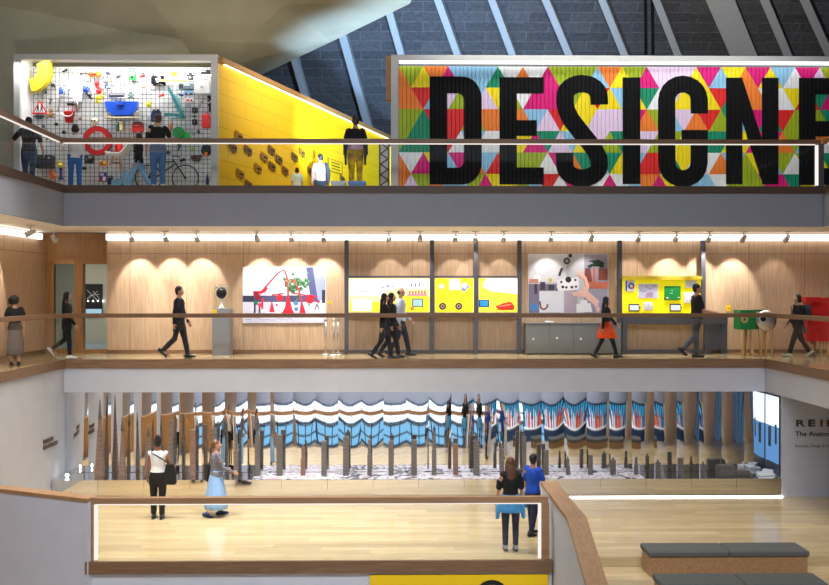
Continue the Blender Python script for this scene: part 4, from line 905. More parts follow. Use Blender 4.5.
small = [(64, 71, 0, 'pen', 'thin dark pen'), (52.5, 85, 1, 'toy_car', 'small black toy car'), (44, 91.5, 2, 'badge', 'tiny dark round badge'), (50, 101.5, 3, 'hammer', 'dark hammer'), (107.5, 72.8, 1, 'toy_car', 'tiny violet toy car'), (110, 80, 2, 'button_badge', 'small brown round badge'), (105.5, 85, 3, 'peg', 'grey peg tool'), (108, 87, 1, 'eraser', 'light blue block'), (119.5, 81.5, 3, 'spanner', 'pale spanner'), (141.5, 76, 0, 'lipstick', 'red lipstick tube'), (142.5, 74, 2, 'whistle', 'small dark whistle'), (160.5, 95.5, 0, 'lighter', 'small red lighter'), (79.5, 118.5, 2, 'doorknob', 'brown door knob'), (63.5, 132, 1, 'black_camera', 'black boxy camera'), (56, 124, 1, 'game_controller', 'dark game controller'), (42.5, 126, 2, 'alarm_clock', 'dark round clock'), (150, 128, 0, 'torch', 'small torch'), (74, 138, 1, 'tape_dispenser', 'grey tape dispenser'), (198, 131, 2, 'headphone_cup', 'dark ear cup'), (192, 132, 2, 'headphone_cup', 'pale ear cup'), (84, 168, 1, 'speaker_box', 'black speaker box'), (181.5, 160, 0, 'bell', 'black bicycle bell tool'), (192, 148.5, 2, 'tennis_ball', 'yellow green ball'), (179, 147, 3, 'pliers', 'dark pliers'), (168, 152, 1, 'wallet', 'dark wallet'), (123, 170, 3, 'coat_hook', 'grey hook'), (135, 112.5, 0, 'chopsticks', 'pale sticks'), (188, 104, 3, 'compass', 'grey drawing compass'), (200, 104, 3, 'wire_whisk', 'grey whisk')]
cols = [BLACK, BLACK, BLACK, DGREY, VIOL, BRN, DGREY, LBL, LGR, RED, BLACK, RED, BRN, BLACK, BLACK, BLACK, DGREY, MGREY, BLACK, LGR, BLACK, BLACK, mat('tennis', srgb(190, 215, 40), .8), DGREY, BLACK, LGR, CREAM, LGR, LGR]
for i, (px, py, ty, nm, lb) in enumerate(small):
    g = G().use(cols[i]); c = at(px, py, .05)
    if ty == 0: rod(g, [(px-2, py+.8), (px+2, py-.8)], .028); g.ball(at(px+2, py-.8, .06), .04, 8, 6)
    elif ty == 1: g.box(c[0]-m_(1.7), c[0]+m_(1.7), yo-.1, yo, c[2]-m_(1.1), c[2]+m_(.7), .01).box(c[0]-m_(1), c[0]+m_(.8), yo-.09, yo-.01, c[2]+m_(.7), c[2]+m_(1.3)); g.use(BLACK); disc(g, px-1, py+1.1, .6, 0, .105, 10); disc(g, px+1, py+1.1, .6, 0, .105, 10)
    elif ty == 2: disc(g, px, py, 1.6, 0, .05, 16); g.use(LGR); disc(g, px, py, .6, .05, .06, 10)
    else: rod(g, [(px-1, py+3), (px, py), (px+.6, py-2.6)], .022); rod(g, [(px-1.6, py-2.3), (px+.6, py-3), (px+2, py-2)], .028)
    ab = 'in the upper half of the grid' if py < 105 else 'in the middle rows of the grid' if py < 140 else 'in the lowest rows of the grid'
    near = ['beside the umbrella', 'below the umbrella', 'under the yellow umbrella rim', 'above the teddy bear', 'right of the violin', 'left of the phone', 'above the keyboard', 'just above the keyboard', 'below the phone', 'left of the guitar', 'near the green bag', 'below the guitar body', 'right of the red bucket', 'above the white-topped woman', 'beside the brown bears', 'over the sloping rail', 'beside the books', 'above the white-topped woman', 'right of the two trays', 'just right of the trays', 'beside the radio', 'above the bicycle wheel', 'beside the brown tool', 'above the bicycle', 'behind the couple', 'under the white chair', 'under the blue bag', 'under the sports shoe', 'left of the drill'][i]
    T(nm, lb+' '+near+' '+ab, 'small object', g)
# ================================================================ MIDDLE GALLERY
yw = GB-.002
def ax(px, Y=GB): return X(px, Y)
def az(py, px=414, Y=GB): return Z(py, Y, px)
# spot lamps under the soffit
SPP = [131, 165, 196, 256, 290, 322, 387, 418, 453, 473, 501, 548, 588, 635, 672, 705, 739, 782]
HOT = {131, 165, 196, 256, 290, 322, 672, 705, 739}
LAMP = mat('lamp_grey', srgb(190, 190, 190), .4)
g1 = G().use(LAMP).box(-.06, .06, -.05, .05, -.02, 0); g2 = G().use(STEEL).tube([(0, 0, -.02), (0, 0, -.10)], .012, 6)
g3 = G().use(LAMP).tube([(0, -.08, -.10), (0, .09, -.17)], [.035, .05], 14)
g4 = G().use(LEDW).tube([(0, .0905, -.1702), (0, .094, -.1715)], .04, 14)
def lampset(nm, loc, rz, lab, px=None, power=60, spot=True, size=58, tilt=52):
    r = empty(nm, (0, 0, 0), lab, 'spotlight', 'spot lamps under the gallery soffit')
    for gg, n_ in ((g1, 'mount'), (g2, 'stem'), (g3, 'lamp_head')): gg.obj(n_, r)
    g4.obj('lens', r); r.location = loc; r.rotation_euler = (0, 0, rz); r.scale = (1.35,)*3
    if spot:
        l = bpy.data.lights.new('spot_light', 'SPOT'); l.energy = power; l.spot_size = R(size); l.spot_blend = .5; l.color = (1, .94, .88); l.shadow_soft_size = .03
        o = bpy.data.objects.new('spot_light', l); COL.objects.link(o)
        d = V((-sin(rz)*cos(R(tilt)), cos(rz)*cos(R(tilt)), -sin(R(tilt)))); o.location = V(loc)+V((0, 0, -.2))+d*.12
        o.rotation_euler = d.to_track_quat('-Z', 'Y').to_euler()
    return r
for i, p in enumerate(SPP):
    lampset('spotlight', (X(p+2, 24.75), 24.55, B2-.012), 0, nth(i, len(SPP), 'steel spot lamp under the middle gallery soffit'), p, 190 if p in HOT else (55 if p < 720 else 30))
yy = 22.2
lampset('spotlight', (XW+.85, 22.5, B2-.012), pi/2, 'steel spot lamp above the woman in the grey skirt at the left wall', None, 190)
lampset('spotlight', (X(54, 24.9), 24.9, B2-.012), 0, 'steel spot lamp over the glazed door in the left corner', None, 8)
# plinth with sculpture under a clear case
pr = empty('display_plinth', (ax(221, 24.9), 24.9, L1), 'grey display plinth with a yellow label and clear case, left of the red picture', 'plinth')
Yp = 24.7; xa_, xb_ = X(212, Yp), X(230, Yp); zt_ = Z(308.5, Yp, 221)
G().use(mat('plinth_grey', srgb(140, 142, 148), .5)).box(xa_, xb_, Yp, Yp+.42, L1, zt_, .01).obj('body', pr)
G().use(YELLOW).box(X(212.5, Yp), X(217, Yp), Yp-.012, Yp-.002, Z(314.5, Yp, 214), Z(309.5, Yp, 214)).obj('label_card', pr)['label'] = 'yellow label'
ca, cb, ct = X(213.5, Yp), X(229.5, Yp), Z(284, Yp, 221)
g = G().use(GLS); th = .008
g.box(ca, cb, Yp+.03, Yp+.03+th, zt_, ct).box(ca, cb, Yp+.39, Yp+.39+th, zt_, ct).box(ca, ca+th, Yp+.04, Yp+.388, zt_, ct).box(cb-th, cb, Yp+.04, Yp+.388, zt_, ct).box(ca, cb, Yp+.03, Yp+.398, ct, ct+th); g.obj('case', pr)
c = P(221.5, 293, Yp+.2); g = G().use(BLACKG).ball(c, (.13, .12, .145), 18, 12)
g.use(WHITE).lathe([(.085, zt_+.002), (.07, zt_+.02), (.02, zt_+.13), (.02, c[2]-.12)], (c[0], c[1], 0), 16)
g.use(STEEL); g.tube([(c[0]-.03, c[1], c[2]+.12), (c[0]-.12, c[1], c[2]+.20), (c[0]-.17, c[1], c[2]+.13)], .012).tube([(c[0], c[1], c[2]+.13), (c[0]+.08, c[1], c[2]+.17), (c[0]+.15, c[1], c[2]+.15)], .01)
g.ring(c[0], c[2], .165, .155, c[1]-.01, c[1]+.01, 24)
thing(g, 'sculpture', 'black globe on a white cone with thin metal arms inside the clear case', 'sculpture')
# ---- pictures: flat prints with shapes
def picture(name, label, x0, y0, x1, y1, bg, shapes, th=.04, frame=None, cat='picture', group=None, Y=GB, glow=0):
    """shapes: (material colour rgb, [polys]) in pixels"""
    r = empty(name, (X((x0+x1)/2, Y), Y, Z(y1, Y, (x0+x1)/2)), label, cat, group)
    zq = lambda py: Z(py, Y, (x0+x1)/2)
    G().use(frame or WHITE).box(X(x0, Y), X(x1, Y), Y-th, Y-.002, zq(y1), zq(y0)).obj('board', r)
    g = G().use(pm(bg, glow)).box(X(x0+.3, Y), X(x1-.3, Y), Y-th-.002, Y-th-.0003, zq(y1-.3), zq(y0+.3))
    for i, (c, ps) in enumerate(shapes):
        g.use(pm(c, glow))
        for j, p in enumerate(ps):
            d = th+.0025+.0007*i+.00005*j
            if len(p) == 3 and not isinstance(p[0], (tuple, list)):      # circle
                q = [(p[0]+p[2]*cos(2*pi*k/18), p[1]+p[2]*sin(2*pi*k/18)) for k in range(18)]
            elif len(p) == 4 and not isinstance(p[0], (tuple, list)): q = bx(*p)
            else: q = p
            g.poly([(X(a, Y), Y-d, zq(b)) for a, b in q])
    g.obj('print', r, clean=False)
    return r
def pm(c, glow=0):
    n = 'print_%d_%d_%d_%g' % (*c, glow); col = srgb(*c)
    return mat(n, col, .45, emit=col if glow else None, es=glow)
def line(pts, w):
    out = []
    for a, b in zip(pts[:-1], pts[1:]):
        dx, dy = b[0]-a[0], b[1]-a[1]; l = math.hypot(dx, dy) or 1; nx, ny = -dy/l*w/2, dx/l*w/2
        out.append([(a[0]+nx, a[1]+ny), (b[0]+nx, b[1]+ny), (b[0]-nx, b[1]-ny), (a[0]-nx, a[1]-ny)])
    return out
hexa = lambda c, ps: (c, ps)
rnd = random.Random(3)
fol = [(296+rnd.gauss(0, 6), 284+rnd.gauss(0, 4.4), 1+rnd.random()*1.3) for _ in range(46)]
fol2 = [(a+rnd.gauss(0, 1), b+rnd.gauss(0, 1), .8) for a, b, c in fol]
picture('wall_picture', 'large photo print of tall red horn pipes in a square, left of the metal posts', 243, 266.7, 326, 323, (226, 226, 240), [
 ((198, 200, 222), [bx(258, 267, 306, 284)]), ((244, 244, 250), [[(243, 267), (258, 267), (258, 300), (243, 300)], [(268, 270), (281, 267.5), (298, 280), (298, 294), (262, 294)]]),
 ((72, 78, 118), [[(306, 267.3), (313, 267.3), (319, 302), (311, 302)], bx(243, 295.5, 320, 302)]), ((150, 160, 200), [[(313, 267.3), (325.7, 267.3), (325.7, 300), (318, 300)]]), ((214, 214, 232), [bx(243.4, 302, 325.6, 322.6)]),
 ((44, 50, 74), [bx(244, 296, 254, 301.5), bx(322, 290, 325.6, 303)]),
 ((240, 240, 246), [(250+rnd.random()*70, 305+rnd.random()*16, 1.3) for _ in range(16)]), ((176, 180, 204), [line([(246+6*i, 316+rnd.random()*5), (252+6*i, 318+rnd.random()*3)], .8)[0] for i in range(8)]),
 ((52, 100, 64), fol), ((118, 160, 120), fol2),
 ((196, 30, 50), line([(272, 295), (284, 293.4)], 1.4)+line([(292, 293), (318, 297)], 1.2)+[(310, 299, 4.6), (280, 298, 3.4)]),
 ((222, 36, 58), line([(265, 288), (272, 280), (278, 273.5), (282, 270.6), (285, 271), (287, 276), (288, 284), (288.4, 300)], 1.7)+line([(290, 282), (292, 279.4), (295, 281), (299, 290), (302, 303)], 1.5)+line([(273, 284), (278, 277.5), (283, 279), (287, 284)], .8)
  +[[(266.5, 286), (261, 291), (252.6, 291), (255.5, 295), (265, 292.5), (268, 289)], [(287.2, 296), (289.4, 296), (292, 308), (295, 314.6), (281, 314.6), (285, 308)], [(301.4, 302), (302.6, 302), (306, 313), (299.5, 313)], [(271.6, 302), (272.6, 302), (275, 312), (269.5, 312)], (277, 305, 1.2), (263, 300, 1.5), bx(261.5, 301, 263.5, 309), (318.5, 302, 1.3)]),
 ((150, 16, 40), [[(286, 308), (290, 308), (292.5, 314), (284, 314)], (258, 297, 3), (256, 294, 2.6)]), ((36, 120, 86), [(256, 303, 2.2), (309, 305, 1)]), ((60, 60, 90), [bx(254, 304, 256, 313), bx(259, 304, 260.6, 313)]+line([(315, 310), (317, 304), (319, 309)], 1)), ((90, 140, 190), [(296, 303, 2.4), (296.5, 309, 2)]), ((210, 60, 120), [(260, 305, 2)])])
boxy2 = lambda *a, **k: None
def small_sign(px0, py0, px1, py1, lab, m=YELLOW):
    g = G().use(m).box(ax(px0), ax(px1), yw-.02, yw+.004, az(py1, px0), az(py0, px0)); g.use(BLACK).box(ax(px0+.8), ax(px1-.8), yw-.023, yw-.0201, az((py0+py1)/2+.3, px0), az((py0+py1)/2-.3, px0)); thing(g, 'label_card', lab, 'label')
small_sign(327.6, 301, 331.8, 303.4, 'tiny yellow label right of the red horn picture'); small_sign(726, 305, 730.4, 311.3, 'small yellow label on oak wall right of the man with dark glasses')
# stanchions
for i, (px, dy_) in enumerate(((325.5, .3), (333.4, .5), (338.2, .25))):
    x = X(px, GB-dy_-.2); y = GB-dy_-.2; h = Z(318.5, y, px)-L1
    r = empty('barrier_post', (x, y, L1), ['left', 'middle', 'right'][i]+'most steel barrier post by the first dark column' if i != 1 else 'middle steel barrier post, between two others by the first dark column', 'barrier post', 'steel barrier posts')
    G().use(STEEL).tube([(x, y, L1+.02), (x, y, L1+h)], .026, 12).obj('pole', r)
    G().use(STEEL).lathe([(.13, L1), (.13, L1+.012), (.09, L1+.03), (.03, L1+.06)], (x, y, 0), 24).obj('base', r)
    G().use(STEEL).lathe([(.036, L1+h-.07), (.036, L1+h), (.02, L1+h+.012)], (x, y, 0), 12).obj('cap', r)
# metal display frames
YR = GB-.32
def col_(px, w=4.2):
    return (X(px-w/2, YR), X(px+w/2, YR))
r = empty('exhibition_stand', (X(433, YR), YR, L1), 'dark grey metal frame of four tall posts carrying three light boxes', 'frame')
for px in (346.5, 432, 476, 519.5):
    a, b = col_(px); G().use(DGREY).box(a, b, YR, YR+.12, L1, B2-.21).obj('post', r)
def rail(r, p0, p1, py0, py1, d=.08): return G().use(DGREY).box(X(p0, YR), X(p1, YR), YR+.01, YR+d, Z(py1, YR, p0), Z(py0, YR, p0)).obj('rail', r)
for p0, p1 in ((348.7, 429.8), (434.2, 473.8), (478.2, 517.3)):
    rail(r, p0, p1, 275.8, 277.5); rail(r, p0, p1, 313, 316.5); rail(r, p0, p1, 350.3, 353.3)
def circle_ring(cx, cy, r1): return (cx, cy, r1)
PX = .9
lb = 'three glowing yellow light boxes'
picture('light_box', 'widest glowing white and yellow light box with rows of small product pictures, behind the trio', 348.7, 278, 429.8, 312.4, (252, 238, 150), [
 ((255, 250, 235), [bx(350, 279, 384, 296), bx(384, 279, 429, 289)]), ((252, 226, 40), [bx(350, 302, 429, 312), bx(398, 296, 429, 312)]), ((255, 250, 220), [bx(352, 299, 372, 311)]), ((200, 200, 226), [(353, 286, 2), (360, 292, 1.6), (366, 290, 2.3), (387, 287, 3), (383, 291, 3), (392, 288, 2.4)]),
 ((240, 130, 120), line([(354, 290), (358, 292), (368, 291)], .8)), ((70, 90, 150), [bx(381, 287, 384, 288), bx(386, 285.5, 390, 286.6), bx(392, 285.5, 394, 286.6), bx(411, 283, 412.4, 287), bx(415, 283, 416.4, 287), bx(419, 283, 420.4, 287)]), ((210, 130, 150), [bx(407, 294, 427, 296)]), ((160, 60, 90), [bx(409+3*i, 290.5, 410.6+3*i, 294) for i in range(6)]),
 ((60, 70, 80), [bx(412, 298.5, 423, 307), bx(380, 298.5, 385, 307)]), ((150, 190, 220), [bx(413, 299.5, 422, 306)]), ((235, 120, 50), [(412, 308.5, 2)])], th=.07, cat='light box', group=lb, Y=YR+.1, glow=.75)
picture('light_box', 'square yellow light box with two round dark knobs like eyes, middle of the three', 434.6, 278, 473.6, 312.4, (255, 232, 30), [
 ((255, 246, 190), [bx(449, 279, 460, 290)]), ((240, 160, 120), [(441.5, 286.6, 3.2)]), ((228, 228, 226), [(453, 286, 4)]), ((110, 120, 220), [[(461, 284), (464, 282.6), (467, 284), (469.6, 287), (466, 289.6), (464.5, 292), (461.5, 290.5)]]), ((255, 250, 240), [(441.5, 286, 2), (464.4, 286, 2.2), (453, 286, 2.4)]),
 ((56, 44, 44), [(442.5, 306.2, 3.7), (458.6, 306.2, 3.7)]), ((170, 130, 120), [(442.5, 306.2, 2), (458.6, 306.2, 2)]), ((30, 20, 20), [(442.5, 306.2, 1.1), (458.6, 306.2, 1.1)]), ((240, 120, 60), [(450, 306, .8)])], th=.07, cat='light box', group=lb, Y=YR+.1, glow=.75)
picture('light_box', 'yellow light box with a blue tablet and a red vessel, rightmost of the three', 478.4, 278, 517.3, 312.4, (255, 234, 60), [
 ((255, 252, 236), [[(486, 278.4), (517, 278.4), (517, 294), (490, 291), (482, 286)]]), ((20, 50, 90), [bx(478.6, 299.6, 489, 307.2)]), ((40, 130, 220), [bx(479.8, 300.6, 487.8, 306)]), ((224, 40, 24), [[(495, 306), (503, 303), (510, 301.5), (512, 303), (514.5, 307), (513, 310), (498, 310)]]), ((250, 120, 90), [[(498, 306), (510, 303.8), (511, 305), (499, 307)]]), ((150, 16, 12), [bx(499, 308.6, 513, 310)])], th=.07, cat='light box', group=lb, Y=YR+.1, glow=.75)
# second picture
rn2 = random.Random(8)
leaves = []
for i in range(26):
    a = rn2.uniform(-.2, pi+.2); l = rn2.uniform(5, 10); leaves += line([(595, 266), (595+l*.5*cos(a), 266-l*.55*sin(a)-1), (595+l*cos(a), 266-l*.8*sin(a)+1.5)], 1.1)
picture('wall_picture', 'large photo print of a hand holding a metal object with a potted plant behind', 528, 254, 607.8, 313.4, (196, 198, 208), [
 ((222, 222, 230), [bx(528.3, 254.3, 566, 282), (541, 268, 9)]), ((244, 244, 248), [(541, 268, 6), (537, 278, 4)]), ((152, 150, 168), [bx(584, 254.3, 607.4, 313)]), ((120, 112, 134), [bx(528.3, 284, 560, 313)]), ((206, 140, 120), [bx(529, 279, 538, 283)]), ((60, 54, 70), [bx(534, 284, 537, 294), bx(540, 282, 545, 290), bx(548, 285, 554, 290)]), ((210, 190, 70), [(550, 280, 2)]),
 ((214, 216, 224), [[(539, 291), (563, 291), (563, 312.6), (539, 312.6)]]), ((120, 70, 60), line([(539.5, 301), (540.5, 308), (544, 309.5), (547, 307), (547.2, 304)], 1.7)), ((70, 130, 190), [(534, 307, 4)]), ((170, 156, 170), [bx(564, 290, 577, 313)]),
 ((50, 44, 56), [(566.5, 261, 3.4), (570, 255.8, 2)]), ((160, 160, 170), [(566.5, 261, 1.8)]), ((60, 56, 66), line([(562, 268), (560, 272), (559, 276)], 2.4)),
 ((126, 60, 44), [[(585, 268), (590, 268.5), (592, 282), (588, 282), (584, 276)], bx(598, 268.5, 607.4, 280)]), ((192, 108, 82), [bx(588, 282, 607.4, 288.6), [(592.5, 268), (595, 268), (595, 282), (592.5, 282)]]), ((24, 48, 30), leaves),
 ((236, 192, 178), [[(576, 270), (579, 270.5), (586, 277), (589, 286), (587.5, 291), (600, 302), (604, 307), (597, 312.8), (594, 305), (584, 297), (574, 294.6), (575, 292), (582, 290), (584, 282), (581, 277), (576.5, 273)], [(571, 292), (584, 292), (585, 297), (573, 296)]]), ((210, 150, 140), line([(577, 275), (583.4, 280), (585, 287)], 1)+line([(600, 303), (595, 309)], 1)),
 ((236, 236, 242), [[(557, 280), (578, 277), (579, 288), (577, 290), (558, 291), (556.5, 287)]]), ((40, 36, 44), [(568, 279.6, 3), (561, 282, 1.2), (575, 280, 1.2), (562.5, 287, 1.5), (566, 287.4, 1.3), (571.5, 287.2, 1.4), (575.6, 286.6, 1.2)]), ((150, 150, 190), [[(598, 303), (602, 298), (607.4, 306), (607.4, 313), (600, 313)]]), ((236, 236, 240), [[(576, 304), (590, 303), (592, 312), (576, 312.6)], bx(580, 300, 587, 304)])])
# grey low cabinet
yc = 24.85; r = empty('cabinet', (X(571, yc), yc, L1), 'low wide dark grey cabinet under the picture of the hand', 'cabinet')
x0, x1, zt_ = X(526, yc), X(621, yc), Z(323, yc, 571)
G().use(MGREY).box(x0, x1, yc+.03, GB-.05, L1+.03, zt_-.03).obj('body', r); G().use(MGREY).box(x0-.02, x1+.02, yc, GB-.04, zt_-.03, zt_).obj('top', r); G().use(BLACK).box(x0+.04, x1-.04, yc+.06, GB-.1, L1, L1+.03).obj('plinth', r)
for i in range(4):
    a = x0+(x1-x0)*i/4+.008; b = x0+(x1-x0)*(i+1)/4-.008; d = G().use(MGREY).box(a, b, yc+.01, yc+.029, L1+.05, zt_-.04).obj('door', r)
    c = G().use(WHITE).ball((a+(b-a)*.3, yc, L1+.4+.02*(i % 2)), .028, 10, 8).obj('knob', r)
g = G().use(WHITE).ball((X(549, yc), yc+.2, zt_+.025), (.09, .05, .025)).ball((X(553, yc), yc+.2, zt_+.02), (.05, .04, .02)); thing(g, 'paper_model', 'small white object lying on the grey cabinet', 'small object')
# yellow display board with desk
r = empty('display_board', (X(661, YR), YR, L1), 'bright yellow display board in a dark frame with a desk below', 'display')
for px in (620, 703.5):
    a, b = col_(px, 4.4); G().use(DGREY).box(a, b, YR, YR+.12, L1 if px < 700 else Z(318, YR, px), B2-.21).obj('post', r)
zq = lambda py, px=661: Z(py, YR, px)
G().use(mat('board_yellow_glow', srgb(246, 228, 8), .5, emit=srgb(246, 228, 8), es=.45)).box(X(622.4, YR), X(701, YR), YR+.03, YR+.08, zq(313.3), zq(279.6)).obj('board', r)  # no lamp: emission put into the yellow to brighten the board
G().use(mat('olive_yellow', srgb(178, 156, 10), .6)).box(X(621.5, YR), X(701, YR), YR-.12, YR+.08, zq(279.5), zq(276.2)).obj('header', r)
g = G().use(DGREY).box(X(622.4, YR), X(727, YR), YR-.05, YR+.1, zq(324.3), zq(317)); g.obj('desk_top', r)
for p0, p1 in ((622.3, 627), (704.5, 711), (721, 727)): G().use(DGREY).box(X(p0, YR), X(p1, YR), YR-.03, YR+.1, L1, zq(324.3)).obj('leg', r)
G().use(DGREY).box(X(627, YR), X(704.5, YR), YR-.01, YR+.06, zq(353.5), zq(350)).obj('rail', r)
G().use(DGREY).box(X(711, YR), X(721, YR), YR+.02, YR+.08, L1+.1, zq(324.3)).obj('side_panel', r)
YBd = YR+.03
grp = 'exhibits on the yellow board'
picture('wall_card', 'white square card with coloured ring, upper left on the yellow board', 625, 280.5, 634.5, 291.5, (240, 244, 250), [((20, 80, 180), [bx(625.3, 280.8, 626.8, 291), (631, 286, 3.2)]), ((240, 90, 60), [[(631, 286), (634, 286), (632.6, 289), (631, 289)]]), ((240, 244, 250), [(631, 286, 1.6)])], .03, cat='card', group=grp, Y=YBd)
picture('wall_card', 'pale lilac sketch drawing with dark strokes on the yellow board', 638, 283.7, 658, 298.2, (212, 210, 236), [((110, 100, 150), line([(640, 290), (643, 292), (646, 290)], .6)+line([(645, 285), (647, 288)], .6)+line([(652, 287), (656, 285)], .6)+line([(648, 288), (651, 289)], .6)), ((170, 80, 110), [q for i in range(4) for q in line([(645+2*i, 297.5), (648+1.5*i, 292.5)], .7)])], .03, cat='card', group=grp, Y=YBd)
g = G().use(GREEN).box(X(664, YBd), X(680, YBd), YBd-.07, YBd-.001, Z(300, YBd, 672), Z(286, YBd, 672), .01); g.use(WHITE)
for a, b, c, d in ((665.5, 297.2, 667.5, 298.2), (677, 297, 679, 298), (671, 290, 671.6, 291), (669, 293, 672, 293.4)): g.box(X(a, YBd), X(c, YBd), YBd-.073, YBd-.0701, Z(d, YBd, 672), Z(b, YBd, 672))
tag(thing(g, 'circuit_panel', 'dark green square panel in the middle of the yellow board', 'panel'), None, None, grp)
for (a, b, c, d, lab) in ((685, 280.4, 696, 288, 'white box at the top right of the yellow board'), (643, 302.2, 652.5, 310.2, 'white square switch plate low on the yellow board'), (683.3, 292.3, 695, 303, 'white grey patterned box beside the man on the yellow board')):
    g = G().use(WHITE).box(X(a, YBd), X(c, YBd), YBd-.06, YBd-.001, Z(d, YBd, a), Z(b, YBd, a), .01); g.use(mat('pale_line', srgb(190, 190, 196), .5))
    g.box(X(a+1.5, YBd), X(c-1.5, YBd), YBd-.063, YBd-.0601, Z(d-2, YBd, a), Z(d-2.5, YBd, a)).box(X((a+c)/2-.2, YBd), X((a+c)/2+.2, YBd), YBd-.063, YBd-.0601, Z(d-1.5, YBd, a), Z(b+1.5, YBd, a)); tag(thing(g, 'white_box', lab, 'box'), None, None, grp)
for i, (a, c) in enumerate(((628.5, 639), (669.5, 680.5))):
    g = G().use(BLACK).box(X(a, YBd), X(c, YBd), YBd-.05, YBd-.001, Z(311.6, YBd, a), Z(303.8, YBd, a), .01); g.box(X(c, YBd), X(c+1.3, YBd), YBd-.03, YBd-.01, Z(308.2, YBd, a), Z(307, YBd, a))
    t_ = thing(g, 'tablet', 'dark framed tablet with a white screen on the yellow board, %s of two' % ('left' if i == 0 else 'right'), 'tablet'); t_['group'] = grp
    sub(G().use(emis('tablet_screen%d' % i, srgb(240, 245, 250), 1.0)).box(X(a+.7, YBd), X(c-.7, YBd), YBd-.053, YBd-.0501, Z(310.3, YBd, a), Z(305, YBd, a)), 'screen', t_) if False else None
    s_ = G().use(emis('tablet_screen', srgb(240, 245, 250), 1.0)).box(X(a+.7, YBd), X(c-.7, YBd), YBd-.053, YBd-.0501, Z(310.3, YBd, a), Z(305, YBd, a)).obj('screen', t_)
# green box on legs, steel bowl, red desk
yg = 24.2; r = empty('box_table', (X(752, yg), yg, L1), 'green box table on pale tapered legs at the right of the middle gallery', 'table')
za, zb_ = Z(329.5, yg, 750), Z(310, yg, 750); gr = GREEN; gd = mat('deep_green', srgb(14, 84, 42), .5)
x0, x1, x2 = X(740.5, yg), X(756, yg), X(765, yg)
G().use(gr).box(x0, x1, yg, yg+.5, za, zb_).obj('box', r)
g = G().use(gd).box(x1+.002, x2, yg+.05, yg+.5, za, zb_-.08).zprism([(x1+.001, yg), (x2+.1, yg+.04), (x2+.1, yg+.45), (x1+.001, yg+.48)], zb_-.04, zb_); g.obj('side_tray', r)['label'] = 'darker green side tray'
g = G().use(W_LEG).ring(X(744.4, yg), Z(319.5, yg, 744), .085, .04, yg-.03, yg-.001, 24); g.obj('round_handle', r)['label'] = 'pale timber ring'
for (a, yo_) in ((742.5, .06), (752, .06), (744.5, .44), (760.5, .4)):
    G().use(W_LEG).tube([(X(a, yg+yo_), yg+yo_, L1), (X(a, yg+yo_), yg+yo_, za)], [.035, .06], 12).obj('leg', r)
yb_ = 24.0; c = P(768, 320.5, yb_); r = empty('bowl_stand', (c[0], yb_, L1), 'round polished steel bowl on pale legs beside the green box table', 'bowl')
rad = .26; pr_ = [(rad*sin(R(a)), -rad*.62*cos(R(a))) for a in range(8, 91, 8)]
o = G().use(STEEL).lathe([(r_, c[1]+h_+.1) for r_, h_ in [(p[0], -p[1]*1.0) for p in pr_][::-1]], (c[0], 0, c[2]), 32, 'Y')
k = G().use(STEEL)
for i, a in enumerate(range(0, 91, 6)): pass
prof2 = [(rad*cos(R(a)), yb_+.12-rad*.5*sin(R(a))) for a in range(0, 89, 6)]
bw = G().use(STEEL).lathe(prof2, (c[0], 0, c[2]), 32, 'Y'); bw.obj('bowl', r)
G().use(BLACKG).lathe([(.07, yb_-.03), (.07, yb_-.016), (.03, yb_-.04)], (c[0]-.13, 0, c[2]+.04), 20, 'Y').obj('dark_socket', r)
for a, yo_ in ((760.8, .02), (772, .02), (766, .22)): G().use(W_LEG).tube([(X(a, yb_+yo_+.12), yb_+yo_+.12, L1), (X(a, yb_+yo_+.12), yb_+yo_+.12, c[2]-.18)], [.03, .045], 12).obj('leg', r)
yr = 24.3; r = empty('red_desk', (X(815, yr), yr, L1), 'bright red angular box desk on legs at the right edge of the middle gallery', 'desk')
rd2 = RED
G().use(RED).box(X(802.5, yr), X(816.5, yr), yr-.25, yr+.45, Z(302, yr, 810), Z(297, yr, 810)).obj('cantilever_top', r)
G().use(rd2).box(X(811, yr), X(829, yr), yr, yr+.5, Z(314, yr, 815), Z(302.2, yr, 815)).obj('upper_box', r)
G().use(RED).box(X(817, yr), X(829, yr), yr-.02, yr+.5, Z(302, yr, 820), Z(297.6, yr, 820)).obj('upper_cap', r)
G().use(RED).box(X(808.5, yr), X(830, yr), yr+.05, yr+.5, Z(341.5, yr, 818), Z(314.2, yr, 818)).obj('lower_box', r)
G().use(rd2).box(X(806.5, yr), X(822, yr), yr-.03, yr+.049, Z(341.5, yr, 818), Z(326, yr, 818)).obj('front_flap', r)
for a, yo_ in ((812, .12), (821, .12), (828, .12), (814, .42)): G().use(W_LEG).tube([(X(a, yr+yo_), yr+yo_, L1), (X(a, yr+yo_), yr+yo_, Z(341.5, yr, 815))], [.03, .045], 12).obj('leg', r)
g = G().use(WHITE)
